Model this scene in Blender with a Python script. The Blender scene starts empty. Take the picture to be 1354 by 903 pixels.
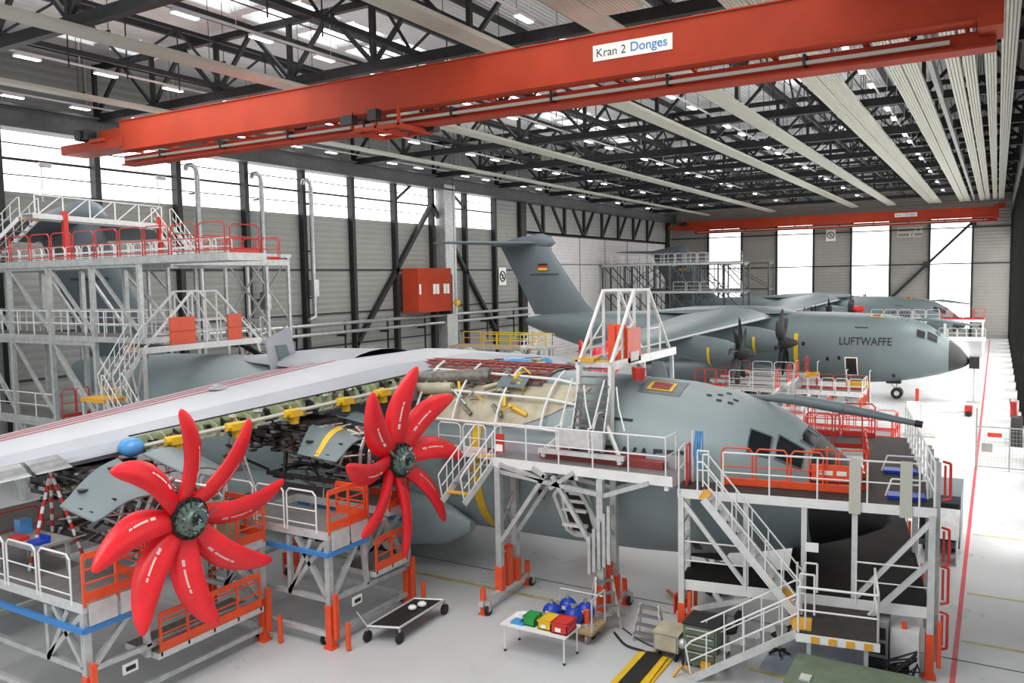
import bpy, math, random
from mathutils import Vector, Matrix
random.seed(7)
C = bpy.context.scene.collection
PI = math.pi
# ---------------------------------------------------------------- materials
def mat(name, col, rough=0.5, metal=0.0, noise=0.0, nscale=3.0, bump=0.0, emit=0.0, spec=0.5, alpha=1.0):
    m = bpy.data.materials.new(name); m.use_nodes = True
    nt = m.node_tree; b = nt.nodes['Principled BSDF']
    b.inputs['Base Color'].default_value = (*col, 1); b.inputs['Roughness'].default_value = rough
    b.inputs['Metallic'].default_value = metal; b.inputs['Specular IOR Level'].default_value = spec
    if alpha < 1: b.inputs['Alpha'].default_value = alpha
    if emit:
        b.inputs['Emission Color'].default_value = (*col, 1); b.inputs['Emission Strength'].default_value = emit
    if noise or bump:
        tc = nt.nodes.new('ShaderNodeTexCoord'); n = nt.nodes.new('ShaderNodeTexNoise')
        n.inputs['Scale'].default_value = nscale; n.inputs['Detail'].default_value = 5
        nt.links.new(tc.outputs['Object'], n.inputs['Vector'])
        if noise:
            r = nt.nodes.new('ShaderNodeMapRange'); r.inputs['From Min'].default_value = .3; r.inputs['From Max'].default_value = .7
            r.inputs['To Min'].default_value = 1 - noise; r.inputs['To Max'].default_value = 1 + noise * .6
            nt.links.new(n.outputs['Fac'], r.inputs['Value'])
            mx = nt.nodes.new('ShaderNodeVectorMath'); mx.operation = 'SCALE'; mx.inputs[0].default_value = col
            nt.links.new(r.outputs['Result'], mx.inputs['Scale']); nt.links.new(mx.outputs['Vector'], b.inputs['Base Color'])
        if bump:
            bp = nt.nodes.new('ShaderNodeBump'); bp.inputs['Strength'].default_value = bump
            nt.links.new(n.outputs['Fac'], bp.inputs['Height']); nt.links.new(bp.outputs['Normal'], b.inputs['Normal'])
    return m
def ribbed(name, col, axis, period, depth=.35, rough=.55, emit=0.0, dark=.75, metal=0):
    """sheet with ribs running across the given axis (profiled metal, polycarbonate, heater slats)"""
    m = mat(name, col, rough, metal); nt = m.node_tree; b = nt.nodes['Principled BSDF']
    tc = nt.nodes.new('ShaderNodeTexCoord'); sx = nt.nodes.new('ShaderNodeSeparateXYZ')
    nt.links.new(tc.outputs['Object'], sx.inputs[0])
    mu = nt.nodes.new('ShaderNodeMath'); mu.operation = 'MULTIPLY'; mu.inputs[1].default_value = 2 * PI / period
    nt.links.new(sx.outputs[axis], mu.inputs[0])
    si = nt.nodes.new('ShaderNodeMath'); si.operation = 'SINE'; nt.links.new(mu.outputs[0], si.inputs[0])
    r = nt.nodes.new('ShaderNodeMapRange'); r.inputs['From Min'].default_value = -1; r.inputs['From Max'].default_value = -.5
    r.inputs['To Min'].default_value = dark; r.inputs['To Max'].default_value = 1
    nt.links.new(si.outputs[0], r.inputs['Value'])
    n = nt.nodes.new('ShaderNodeTexNoise'); n.inputs['Scale'].default_value = .6; n.inputs['Detail'].default_value = 4
    nt.links.new(tc.outputs['Object'], n.inputs['Vector'])
    r2 = nt.nodes.new('ShaderNodeMapRange'); r2.inputs['To Min'].default_value = .85; r2.inputs['To Max'].default_value = 1.12
    nt.links.new(n.outputs['Fac'], r2.inputs['Value'])
    m2 = nt.nodes.new('ShaderNodeMath'); m2.operation = 'MULTIPLY'
    nt.links.new(r.outputs[0], m2.inputs[0]); nt.links.new(r2.outputs[0], m2.inputs[1])
    mx = nt.nodes.new('ShaderNodeVectorMath'); mx.operation = 'SCALE'; mx.inputs[0].default_value = col
    nt.links.new(m2.outputs[0], mx.inputs['Scale'])
    if emit:
        nt.links.new(mx.outputs['Vector'], b.inputs['Emission Color']); b.inputs['Emission Strength'].default_value = emit
    nt.links.new(mx.outputs['Vector'], b.inputs['Base Color'])
    bp = nt.nodes.new('ShaderNodeBump'); bp.inputs['Strength'].default_value = depth; bp.inputs['Distance'].default_value = .05
    nt.links.new(si.outputs[0], bp.inputs['Height']); nt.links.new(bp.outputs['Normal'], b.inputs['Normal'])
    return m
M = dict(
 dark=mat('dark steel', (.022,.024,.024), .5, .2, .3), beam=mat('grey steel beam', (.1,.105,.105), .5, .2, .2),
 steel=mat('galvanised steel', (.52,.54,.53), .42, .35, .2, 4), alu=mat('aluminium', (.66,.67,.66), .38, .35, .12, 5),
 white=mat('white paint', (.76,.76,.75), .4, 0, .08), red=mat('signal red paint', (.6,.032,.025), .4, 0, .12),
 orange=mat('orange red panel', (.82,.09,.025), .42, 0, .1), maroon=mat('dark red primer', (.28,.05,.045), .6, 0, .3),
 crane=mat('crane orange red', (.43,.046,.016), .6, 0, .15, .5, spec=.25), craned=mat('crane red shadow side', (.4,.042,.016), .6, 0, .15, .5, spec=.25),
 ac=mat('aircraft grey', (.14,.18,.19), .4, 0, .1, .35), aclight=mat('aircraft light grey', (.27,.33,.34), .42, 0, .1, .35),
 acdark=mat('aircraft blue grey', (.125,.155,.175), .45, 0, .1, .35), radome=mat('radome black', (.018,.018,.019), .5, 0, .2),
 wingw=mat('white wing walkway', (.5,.515,.55), .45, 0, .07, .8), wingg=mat('wing grey', (.36,.38,.42), .45, 0, .12, .6),
 lilac=mat('masked panel pale mauve', (.4,.375,.41), .55, 0, .14, 1.2),
 green=mat('chromate green primer', (.36,.42,.25), .6, 0, .35, 5), beige=mat('beige primer', (.5,.45,.33), .6, 0, .25, 2),
 yellow=mat('yellow paint', (.75,.47,.02), .45, 0, .12), amber=mat('amber step edge', (.72,.36,.03), .5, 0, .12),
 cover=mat('red blade cover fabric', (.82,.018,.028), .36, 0, .14, 2.2, .12), black=mat('black rubber', (.014,.014,.014), .6),
 mesh=mat('dark deck plate', (.045,.038,.035), .65, 0, .25, 6, spec=.25), mesh_shade=mat('deck plate shade darkened', (.012,.01,.009), .7, 0, .25, 6, spec=.2), plate=mat('grey deck plate', (.2,.195,.19), .5, 0, .2, 5),  # lower dock deck: plate colour darkened for the shade under the upper deck
 core=mat('dark engine core', (.06,.055,.05), .4, .4, .5, 6), pipe=mat('dull pipe', (.24,.22,.19), .4, .5, .4, 6),
 wrap=mat('plastic wrapped hub', (.1,.16,.13), .2, 0, .5, 7, .6), tarp=mat('grey tarpaulin', (.3,.32,.34), .6, 0, .2, 3, .3),
 blue=mat('blue plastic', (.01,.05,.42), .35, 0, .1), lblue=mat('light blue foil', (.08,.3,.62), .3, 0, .2, 5, .3),
 greenp=mat('green plastic', (.02,.3,.05), .4), glass=mat('dark glass', (.012,.016,.017), .3, spec=.25), gold=mat('gold', (.8,.5,.02), .5),
 olive=mat('olive green paint', (.13,.17,.115), .5, 0, .2, 3), card=mat('cardboard', (.42,.3,.17), .7, 0, .15),
 cream=mat('cream strip', (.5,.5,.43), .5), silver=mat('galvanised duct', (.45,.46,.46), .3, .7, .2, 4),
 lamp=mat('lit luminaire', (1,.98,1), .5, emit=7.0), ink=mat('black lettering', (.015,.016,.02), .6), inkb=mat('blue lettering', (.05,.22,.55), .6),
 paper=mat('white sign', (.85,.84,.8), .5), gray=mat('grey plastic', (.3,.3,.29), .5, 0, .1), hose=mat('yellow hose', (.45,.3,.06), .5),
 cladd=ribbed('grey wall cladding', (.28,.285,.265), 2, .5, .3, .5, dark=.86), clade=ribbed('end wall cladding', (.31,.305,.28), 2, .5, .3, .5, dark=.88),
 doorw=ribbed('hangar gate sheeting', (.62,.61,.6), 2, .45, .3, .5, dark=.9),
 win=ribbed('translucent daylight sheet', (1,.99,1.0), 2, 1.05, .1, .4, emit=2.3, dark=.93),
 winr=ribbed('bright gate glazing', (1,.99,.97), 2, 1.05, .1, .4, emit=4.5, dark=.93),
 sky=ribbed('roof skylight sheet', (.92,.97,1.0), 0, .55, .1, .4, emit=1.5, dark=.8),
 deckr=ribbed('roof deck sheet', (.66,.66,.65), 0, .32, .5, .6, dark=.72), heat=ribbed('heater strip slats', (.6,.6,.53), 0, .16, .5, .45, dark=.5),
)
# ---------------------------------------------------------------- mesh builder
ORG = {}
def basis(p, q):
    d = Vector(q) - Vector(p); L = d.length; d = d / L if L > 1e-9 else Vector((0,0,1))
    r = d.cross(Vector((0,0,1)))
    if r.length < 1e-4: r = Vector((1,0,0))
    r.normalize(); return d, r, r.cross(d), L
class MB:
    def __init__(s): s.v = []; s.f = []; s.m = []
    def add(s, vs, fs, m=0):
        n = len(s.v); s.v += [tuple(a) for a in vs]
        for f in fs: s.f.append([n + i for i in f]); s.m.append(m)
        return s
    def box(s, x0, x1, y0, y1, z0, z1, m=0, top=None):
        n = [(x, y, z) for z in (z0, z1) for y in (y0, y1) for x in (x0, x1)]
        s.add(n, [(0,2,3,1),(0,1,5,4),(2,6,7,3),(0,4,6,2),(1,3,7,5)], m); n2 = len(s.v) - 8
        s.f.append([n2+4, n2+5, n2+7, n2+6]); s.m.append(m if top is None else top); return s
    def bar(s, p, q, w, h=None, m=0):
        h = h or w; d, r, u, L = basis(p, q); P = Vector(p); Q = Vector(q); a = r * w / 2; b = u * h / 2
        return s.add([P-a-b, P+a-b, P+a+b, P-a+b, Q-a-b, Q+a-b, Q+a+b, Q-a+b],
                     [(3,2,1,0),(4,5,6,7),(0,1,5,4),(1,2,6,5),(2,3,7,6),(3,0,4,7)], m)
    def tube(s, p, q, r, n=6, m=0, r2=None):
        r2 = r if r2 is None else r2; d, a, b, L = basis(p, q); P = Vector(p); Q = Vector(q); vs = []
        for c, rr in ((P, r), (Q, r2)):
            vs += [c + (a * math.cos(2*PI*i/n) + b * math.sin(2*PI*i/n)) * rr for i in range(n)]
        return s.add(vs, [(i, (i+1) % n, n + (i+1) % n, n + i) for i in range(n)] + [tuple(range(n))[::-1], tuple(range(n, 2*n))], m)
    def path(s, pts, r, n=6, m=0, closed=False):
        P = list(pts) + ([pts[0]] if closed else [])
        for a, b in zip(P[:-1], P[1:]): s.tube(a, b, r, n, m)
        return s
    def quad(s, a, b, c, d, m=0): return s.add([a, b, c, d], [(0,1,2,3)], m)
    def slab(s, a, b, c, d, t, m=0):
        A, B, Cc, D = map(Vector, (a, b, c, d)); n = (B - A).cross(D - A).normalized() * t
        return s.add([A, B, Cc, D, A+n, B+n, Cc+n, D+n], [(3,2,1,0),(4,5,6,7),(0,1,5,4),(1,2,6,5),(2,3,7,6),(3,0,4,7)], m)
    def loft(s, rings, m=0, cap=True, closed=True, fm=None):
        n = len(rings[0]); o = len(s.v)
        for r in rings: s.v += [tuple(p) for p in r]
        for i in range(len(rings) - 1):
            for j in range(n if closed else n - 1):
                k = (j + 1) % n
                s.f.append([o+i*n+j, o+i*n+k, o+(i+1)*n+k, o+(i+1)*n+j]); s.m.append(fm(i, j) if fm else m)
        if cap:
            s.f.append([o + j for j in range(n)][::-1]); s.m.append(m)
            s.f.append([o + (len(rings)-1)*n + j for j in range(n)]); s.m.append(m)
        return s
    def ball(s, c, r, n=10, k=6, m=0, sz=1):
        c = Vector(c)
        rings = [[c + Vector((r*math.sin(PI*(i+.02)/(k+.04))*math.cos(2*PI*j/n), r*math.sin(PI*(i+.02)/(k+.04))*math.sin(2*PI*j/n), -sz*r*math.cos(PI*(i+.02)/(k+.04)))) for j in range(n)] for i in range(k+1)]
        return s.loft(rings, m)
    def wheel(s, c, r, w, ax=1, n=14, m=0, hub=None):
        d = Vector((0,0,0)); d[ax] = w / 2; c = Vector(c); s.tube(c - d, c + d, r, n, m)
        if hub is not None: s.tube(c - d*1.05, c + d*1.05, r*.45, n, hub)
        return s
    def build(s, name, mats, parent=None, smooth=False, at=None):
        me = bpy.data.meshes.new(name); o = ORG.get(parent.name, (0,0,0)) if parent else (0,0,0)
        if at is not None: o = at
        me.from_pydata([(a[0]-o[0], a[1]-o[1], a[2]-o[2]) for a in s.v], [], s.f)
        mats = mats if isinstance(mats, (list, tuple)) else [mats]
        for x in mats: me.materials.append(M[x])
        me.polygons.foreach_set('material_index', s.m)
        me.update()
        import bmesh
        bm = bmesh.new(); bm.from_mesh(me); bmesh.ops.recalc_face_normals(bm, faces=bm.faces); bm.to_mesh(me); bm.free()
        if smooth:
            me.polygons.foreach_set('use_smooth', [True]*len(me.polygons))
            me.set_sharp_from_angle(angle=math.radians(40))
        ob = bpy.data.objects.new(name, me); C.objects.link(ob)
        if parent: ob.parent = parent; ORG[ob.name] = o
        return ob
def tag(o, label=None, cat=None, group=None, kind=None):
    for k, v in (('label', label), ('category', cat), ('group', group), ('kind', kind)):
        if v: o[k] = v
    return o
def thing(name, label, cat, loc=(0,0,0), rz=0, group=None, local=False):
    o = bpy.data.objects.new(name, None); C.objects.link(o); o.location = loc; o.rotation_euler = (0,0,rz)
    o.empty_display_size = .2
    ORG[o.name] = (0,0,0) if local else tuple(loc)
    return tag(o, label, cat, group)
def struct(name, mb, mats): return tag(mb.build(name, mats), kind='structure')
def copy_tree(o, loc=None, rz=None, label=None, parent=None):
    c = o.copy(); C.objects.link(c)
    if parent: c.parent = parent
    for ch in o.children: copy_tree(ch, parent=c)
    if loc is not None: c.location = loc
    if rz is not None: c.rotation_euler = (0,0,rz)
    if label: c['label'] = label
    return c
def text_mesh(txt, h, bold=0.0, shear=0.0):
    cu = bpy.data.curves.new('t', 'FONT'); cu.body = txt; cu.size = h * 1.42; cu.offset = bold; cu.shear = shear
    ob = bpy.data.objects.new('t', cu); C.objects.link(ob)
    me = bpy.data.meshes.new_from_object(ob.evaluated_get(bpy.context.evaluated_depsgraph_get()))
    vs = [tuple(v.co) for v in me.vertices]; fs = [list(p.vertices) for p in me.polygons]
    bpy.data.objects.remove(ob); bpy.data.curves.remove(cu); bpy.data.meshes.remove(me)
    return vs, fs, max(v[0] for v in vs)
# ---------------------------------------------------------------- camera
F = 1086.68; pit, yaw, rol = .07630207, .53335481, -.01801147; CAM = Vector((0, 0, 10.4))
f = Vector((-math.sin(yaw)*math.cos(pit), math.cos(yaw)*math.cos(pit), -math.sin(pit)))
r_ = Vector((math.cos(yaw), math.sin(yaw), 0)); u_ = r_.cross(f)
R = r_*math.cos(rol) + u_*math.sin(rol); U = -r_*math.sin(rol) + u_*math.cos(rol)
cd = bpy.data.cameras.new('camera'); cam = bpy.data.objects.new('camera', cd); C.objects.link(cam)
cd.sensor_fit = 'HORIZONTAL'; cd.sensor_width = 36; cd.lens = F*36/1354; cd.clip_end = 500; cd.clip_start = .1
mw = Matrix((R, U, -f)).transposed().to_4x4(); mw.translation = CAM; cam.matrix_world = mw
bpy.context.scene.camera = cam
sc = bpy.context.scene
sc.view_settings.view_transform = 'Standard'; sc.view_settings.look = 'None'; sc.view_settings.exposure = 0
w = bpy.data.worlds.new('World'); sc.world = w; w.use_nodes = True
w.node_tree.nodes['Background'].inputs[0].default_value = (.93,.97,1,1); w.node_tree.nodes['Background'].inputs[1].default_value = 1.0
def area(name, loc, rot, sx, sy, e, col=(1,1,1)):
    l = bpy.data.lights.new(name, 'AREA'); l.shape = 'RECTANGLE'; l.size = sx; l.size_y = sy; l.energy = e; l.color = col
    o = bpy.data.objects.new(name, l); C.objects.link(o); o.location = loc; o.rotation_euler = rot; return o
# ================================================================ the hall
XL, XR, YF = -51.5, 1.6, 145.0
fl = MB().box(XL-.5, XR+.6, -14, YF+1, -.3, 0)
def mark(x0, x1, y0, y1, m, z=.004): fl.quad((x0,y0,z),(x1,y0,z),(x1,y1,z),(x0,y1,z), m)
mark(-.81, -.68, -5, 144, 1)
mark(-22, -9.6, 22.75, 22.95, 2); mark(-9.6, -7.4, 23.6, 23.75, 2); mark(-30, -16.2, 30.3, 30.45, 2)
for y in (25.6, 29.6, 36.5, 52): mark(-.6, 1.5, y, y+.14, 2)
for y in (24.3, 60.2, 100): mark(XL, XR, y, y+.05, 3)
mark(-5.2, -1.3, 21.3, 24.2, 4); mark(-5.4, -1.3, 21.1, 21.3, 2)
def floor_mat():
    m = mat('epoxy floor', (.56,.575,.58), .16, 0, .12, .25); nt = m.node_tree; b = nt.nodes['Principled BSDF']
    n = nt.nodes.new('ShaderNodeTexNoise'); n.inputs['Scale'].default_value = .7; n.inputs['Detail'].default_value = 6
    tc = nt.nodes.new('ShaderNodeTexCoord'); nt.links.new(tc.outputs['Object'], n.inputs['Vector'])
    r = nt.nodes.new('ShaderNodeMapRange'); r.inputs['To Min'].default_value = .2; r.inputs['To Max'].default_value = .42; b.inputs['Specular IOR Level'].default_value = .4
    nt.links.new(n.outputs['Fac'], r.inputs['Value']); nt.links.new(r.outputs[0], b.inputs['Roughness']); return m
M['floor'] = floor_mat(); M['redl'] = mat('red floor line', (.62,.05,.07), .3, 0, .15, 2)
M['yell'] = mat('worn yellow floor line', (.5,.44,.2), .35, 0, .3, 3); M['bluf'] = mat('blue grey floor zone', (.3,.36,.44), .3, 0, .15, 1)
struct('floor', fl, ['floor', 'redl', 'yell', 'black', 'bluf'])
# left wall: cladding below, daylight band above
ZW0, ZW1, ZR = 16.2, 19.9, 25.0
DY0 = 89.3
wl = MB().box(XL-.3, XL, -6, DY0, 0, ZW0).box(XL-.3, XL, -6, DY0, ZW1, ZR).box(XL-.3, XL, 83.6, DY0, ZW0, ZW1)
wl.box(XL-.3, XL, DY0, YF, 16.2, ZR).box(XL-.3, XL, 142.3, YF, 0, 16.2)
for z in (4.6, 7.5, 11.4): wl.box(XL, XL+.12, -6, DY0, z, z+.14, 1)
struct('wall_left', wl, ['cladd', 'dark'])
ycol = [-.9 - 3.2 + 6.22*k for k in range(0, 16)]
ycol = [27.1 + 6.22*k for k in range(-5, 11)]
wn = 0
for a, b in zip(ycol[:-1], ycol[1:]):
    if a > 83: break
    wn += 1
    q = MB().box(XL-.2, XL-.1, a, b, ZW0, ZW1)
    for z in (17.2, 18.1, 19.1): q.box(XL-.1, XL-.02, a, b, z, z+(.16 if z == 18.1 else .07), 1)
    struct('window_%d' % wn, q, ['win', 'dark'])
tn = [0]
def trim(mb, mats): tn[0] += 1; return struct('trim_%d' % tn[0], mb, mats)
for y in ycol:
    trim(MB().box(XL-.05, XL+.55, y-.2, y+.2, 0, 20.6), 'dark')
trim(MB().bar((XL+.35, 58.2, 4.5), (XL+.35, 70.6, 18.3), .4, .4).bar((XL+.35, 70.6, 18.3), (XL+.35, 83.1, 4.2), .4, .4)
     .bar((XL+.35,64.4,18.2),(XL+.35,68,20.5),.2,.2).bar((XL+.35,76.8,18.2),(XL+.35,73.3,20.5),.2,.2), 'dark')
trim(MB().box(XL+.1, XL+1.3, 71.6, 73.6, 0, 20.4), 'steel')
trim(MB().box(XL+.1, XL+1.0, -6, YF, 19.9, 21.2).box(XL-.1, XL+1.3, -6, YF, 19.85, 20.0).box(XL-.1, XL+1.3, -6, YF, 21.1, 21.25), 'beam')
# big sliding gate in the left wall with lattice girder above it
g = MB().box(XL-.25, XL-.1, DY0, 142.3, 0, 16.2)
for k in range(1, 6): g.box(XL-.1, XL-.05, DY0 + k*8.8-.05, DY0 + k*8.8+.05, 0, 16.2, 1)
g.box(XL-.1, XL, DY0, 142.3, 16.0, 16.4, 2).box(XL-.1, XL, DY0, 142.3, 12.2, 12.3, 1)
struct('door_1', g, ['doorw', 'beam', 'dark'])
lg = MB()
for k in range(8):
    y = DY0 + 6.2*k
    lg.bar((XL+.1, y, 16.3), (XL+.1, y, 20.2), .5, .4)
    if k < 3: lg.bar((XL+.1, y+5.9, 16.4), (XL+.1, y+2.6, 20), .35, .35)
    else: lg.bar((XL+.1, y+.3, 16.4), (XL+.1, y+3.4, 20), .35, .35)
lg.box(XL-.1, XL+.5, DY0-.3, DY0+1.2, 0, 20.4).box(XL-.1, XL+.5, 142, 143, 0, 20.4)
trim(lg, 'dark')
# end wall
xw = [(-44.5,-38.6), (-32.6,-26.6), (-20.7,-14.9), (-9.24,-3.36)]
we = MB(); xs = [XL] + [v for p in xw for v in p] + [XR+.6]
for i in range(0, len(xs), 2): we.box(xs[i], xs[i+1], YF, YF+.3, 0, ZR)
for a, b in xw: we.box(a, b, YF, YF+.3, 18.6, ZR).box(a, b, YF, YF+.3, 0, 1.5)
for z in (11.4, 16.9): we.box(XL, XR, YF-.12, YF, z, z+.18, 1)
struct('wall_back', we, ['clade', 'dark'])
for a, b in xw:
    wn += 1
    struct('window_%d' % wn, MB().box(a, b, YF+.1, YF+.2, 1.5, 18.6).box(a,b,YF-.02,YF+.06,11.4,11.5,1), ['win', 'beam'])
    for x in (a, b): trim(MB().box(x-.15, x+.15, YF-.35, YF, 0, 19.5), 'dark')
trim(MB().bar((-3.4, YF-.4, 17.8), (-16.2, YF-.4, 4.6), .38, .38).box(-10,-9.2,YF-.6,YF-.3,11,11.9).box(-3.8,-2.9,YF-.6,YF-.3,17.2,18.2), 'dark')
# right wall: columns with bright glazed gates between
trim(MB().box(XR, XR+.8, -6, YF, 18.9, ZR), 'beam')
wr = MB().box(XR+.55, XR+.75, -6, YF, 15.5, 19).box(XR+.55, XR+.75, -6, YF, 0, .5)
yc = [2 + 6.22*k for k in range(0, 24)]
for y in yc: wr.box(XR+.55, XR+.75, y-1.5, y+1.5, 0, 15.6)
struct('wall_right', wr, ['cladd'])
M['greend'] = mat('dark green column paint', (.016,.018,.014), .7, 0, .2, spec=.15)
for k, y in enumerate(yc): trim(MB().box(XR, XR+.7, y-.17, y+.17, 0, 19), 'greend')
wn += 1
for a, b in zip(yc[:-1], yc[1:]):
    if a > 30: struct('window_%d' % wn, MB().box(XR+.6, XR+.68, a+1.5, b-1.5, .5, 15.5), 'winr'); wn += 1
# roof
SK = []
for y in range(0, 21):
    y0 = 3.0 + 4.15*y
    if y0 < 86: SK.append((-36.0, -31.4, y0+.35, y0+3.75))
for y0 in (36, 40.2, 60.5, 64.7, 85, 89.2, 110, 114): SK.append((-14.4, -10.4, y0, y0+3.2))
for y0 in (28, 32.2, 52.4): SK.append((-47.5, -44.2, y0, y0+3.2))
for y0 in (93,97.2,101.4,114,118.2): SK.append((-35.5, -31.4, y0, y0+3.2))
ce = MB(); xsp = sorted({XL-.5, XR+.8, -36.0, -31.4, -14.4, -10.4, -47.5, -44.2, -35.5})
for a, b in zip(xsp[:-1], xsp[1:]):
    holes = sorted((s[2], s[3]) for s in SK if s[0] <= a and s[1] >= b); y = -6
    for h0, h1 in holes + [(YF+1, YF+1)]:
        if h0 > y: ce.box(a, b, y, h0, ZR, ZR+.15)
        y = h1
struct('ceiling', ce, ['deckr'])
for s in SK:
    struct('window_%d' % wn, MB().box(s[0], s[1], s[2], s[3], ZR+.3, ZR+.36).box(s[0],s[0]+.1,s[2],s[3],ZR-.1,ZR+.3,1).box(s[1]-.1,s[1],s[2],s[3],ZR-.1,ZR+.3,1), ['sky', 'white']); wn += 1
YT = [8.5 + 12.44*k for k in range(0, 11)]
for k, y in enumerate(YT):
    t = MB().box(XL+.6, XR, y-.2, y+.2, 21.0, 21.5).box(XL+.6, XR, y-.16, y+.16, 24.3, 24.65)
    n = 9; dx = (XR - XL - .6) / n
    for i in range(n + 1):
        x = XL + .6 + i*dx
        t.bar((x, y, 21.4), (x, y, 24.4), .24, .24)
        if i < n: t.bar((x, y, 21.4), (x + dx/2, y, 24.4), .2, .2).bar((x + dx/2, y, 24.4), (x + dx, y, 21.4), .2, .2)
    trim(t, 'dark')
for k, y in enumerate(YT[:-1]):   # light secondary frames between main trusses
    for j in ((1,) if k > 4 else ()):
        yy = y + 6.22*j
        t = MB().box(XL+.6, XR, yy-.1, yy+.1, 24.3, 24.6)
        for i in range(0, 14):
            x = XL + 2 + i*3.95
            t.bar((x, yy, 24.4), (x+1.9, yy, 22.6), .1, .1).bar((x+1.9, yy, 22.6), (x+3.9, yy, 24.4), .1, .1)
        t.box(XL+2, XR-1, yy-.07, yy+.07, 22.5, 22.64)
        trim(t, 'dark')
for i in range(13):
    x = XL + 2 + i*4.2
    trim(MB().box(x-.12, x+.12, 0, YF, 24.6, 24.95), 'dark')
for x in (-38.6, -25.2, -12):   # longitudinal lattice between trusses
    t = MB().box(x-.09, x+.09, 8, 140, 21.55, 21.8).box(x-.09, x+.09, 8, 140, 24.1, 24.3)
    for a, b in zip(YT[:-1], YT[1:]):
        h = (b - a) / 4
        for q in range(4):
            z0, z1 = (21.7, 24.2) if q % 2 == 0 else (24.2, 21.7)
            t.bar((x, a+q*h, z0), (x, a+(q+1)*h, z1), .11, .11)
        for q in (1, 2, 3): t.bar((x, a+q*h, 20.9), (x, a+q*h, 24.2), .05, .05)
    trim(t, 'dark')
# heater strips under the roof
ST = [(-44.3,-43.6,'narrow pale heater strip beside the left wall crane runway'), (-33.5,-32.3,'pale heater strip below the main row of skylights'),
 (-20.6,-19.4,'slatted heater strip meeting the crane just beyond its hoist'), (-15.1,-13.9,'pale slatted heater strip passing above the crane name plate'),
 (-9.43,-8.55,'first slatted heater strip to the right of the crane name plate'), (-8.47,-7.6,'second slatted heater strip to the right of the crane name plate'),
 (-5.16,-4.48,'heater strip one gap away from the grey roof beam'), (-4.4,-3.72,'heater strip directly left of the grey roof beam'),
 (-2.5,-1.85,'narrow heater strip just right of the grey roof beam'), (-1.75,-1.17,'narrow heater strip second right from the grey roof beam'),
 (-.8,-.27,'narrow heater strip, second from the right wall'), (-.09,.59,'narrow pale heater strip hugging the right wall')]
def strip_mesh(x0, x1, y0, y1):
    q = MB(); n = max(4, round((x1-x0)/.15)); pr_ = []
    for i in range(n):
        a = x0 + (x1-x0)*i/n; d = (x1-x0)/n
        pr_ += [(a, 20.9), (a+d*.12, 20.8), (a+d*.88, 20.8)]
    pr_ += [(x1, 20.9), (x1, 21.0), (x0, 21.0)]
    return q.loft([[(p[0], y0, p[1]) for p in pr_], [(p[0], y1, p[1]) for p in pr_]])
for x0, x1, lab in ST:
    t = thing('heater_strip', lab + ' under the hangar roof', 'radiant heater', ((x0+x1)/2, 80, 20.9), group='heater strips under the roof')
    strip_mesh(x0, x1, 4, 143).build('radiant_panel', 'cream', t)
    h = MB()
    for y in range(10, 140, 6): h.tube((x0+.1, y, 21), (x0+.1, y, 24.6), .02, 4).tube((x1-.1, y, 21), (x1-.1, y, 24.6), .02, 4).box(x0, x1, y-.04, y+.04, 21.0, 21.1)
    h.box(x0-.03,x0+.03,9,137,24.58,24.64).box(x1-.03,x1+.03,9,137,24.58,24.64).box(x0+.0,x0+.05,9,137,21.02,21.07)
    h.build('hanger', 'dark', t)
t = thing('heater_strip', 'short wide slatted heater strip above the crane, ending over its girder', 'radiant heater', (-12.9, 20, 20.9), group='heater strips under the roof')
strip_mesh(-13.8, -12.1, 4, 31).build('radiant_panel', 'cream', t)
MB().tube((-13,10,21),(-13,10,24.6),.02,4).tube((-13,26,21),(-13,26,24.6),.02,4).box(-13.03,-12.97,9,27,24.56,24.62).build('hanger', 'dark', t)
trim(MB().box(-3.35, -3.1, 4, 143, 20.9, 21.5), 'gray')
# luminaires in rows
proto = thing('ceiling_light', 'x', 'lamp', (0,0,21.5), group='lit luminaires in rows under the roof')
MB().box(-.16,.16,-.62,.62,21.5,21.62).build('housing', 'white', proto, at=(0,0,21.5)); MB().box(-.14,.14,-.6,.6,21.46,21.5).build('diffuser', 'lamp', proto, at=(0,0,21.5))
first = True
rows = [(-6.74,'lit strip lamp hanging in the roof lamp row closest to the right wall'), (-17.75,'lit strip lamp hanging in the second roof lamp row from the right'), (-29.2,'lit strip lamp hanging in the middle roof lamp row, right of the skylights'),
        (-40.8,'lit strip lamp hanging in the roof lamp row left of the skylights'), (-49.7,'lit strip lamp hanging in the roof lamp row along the left wall')]
for x, lab in rows:
    c = MB().box(x-.04, x+.04, 6, 140, 21.66, 21.76)
    for y in range(8, 140, 6): c.tube((x, y, 21.7), (x, y, 24.6), .015, 4)
    tag(c.build('cable_tray', 'white'), lab.replace('lit strip lamp hanging in', 'white cable tray carrying') , 'cable tray')
    for y in YT:
        for dy in ((4.15, 8.3) if y > 40 else (2.4, 6.5, 10.6)):
            yy = y + dy
            if yy > 140 or yy < 12: continue
            if first: o = proto; first = False; o.location = (x, yy, 21.5); o['label'] = lab
            else: copy_tree(proto, (x, yy, 21.5), label=lab)
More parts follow.
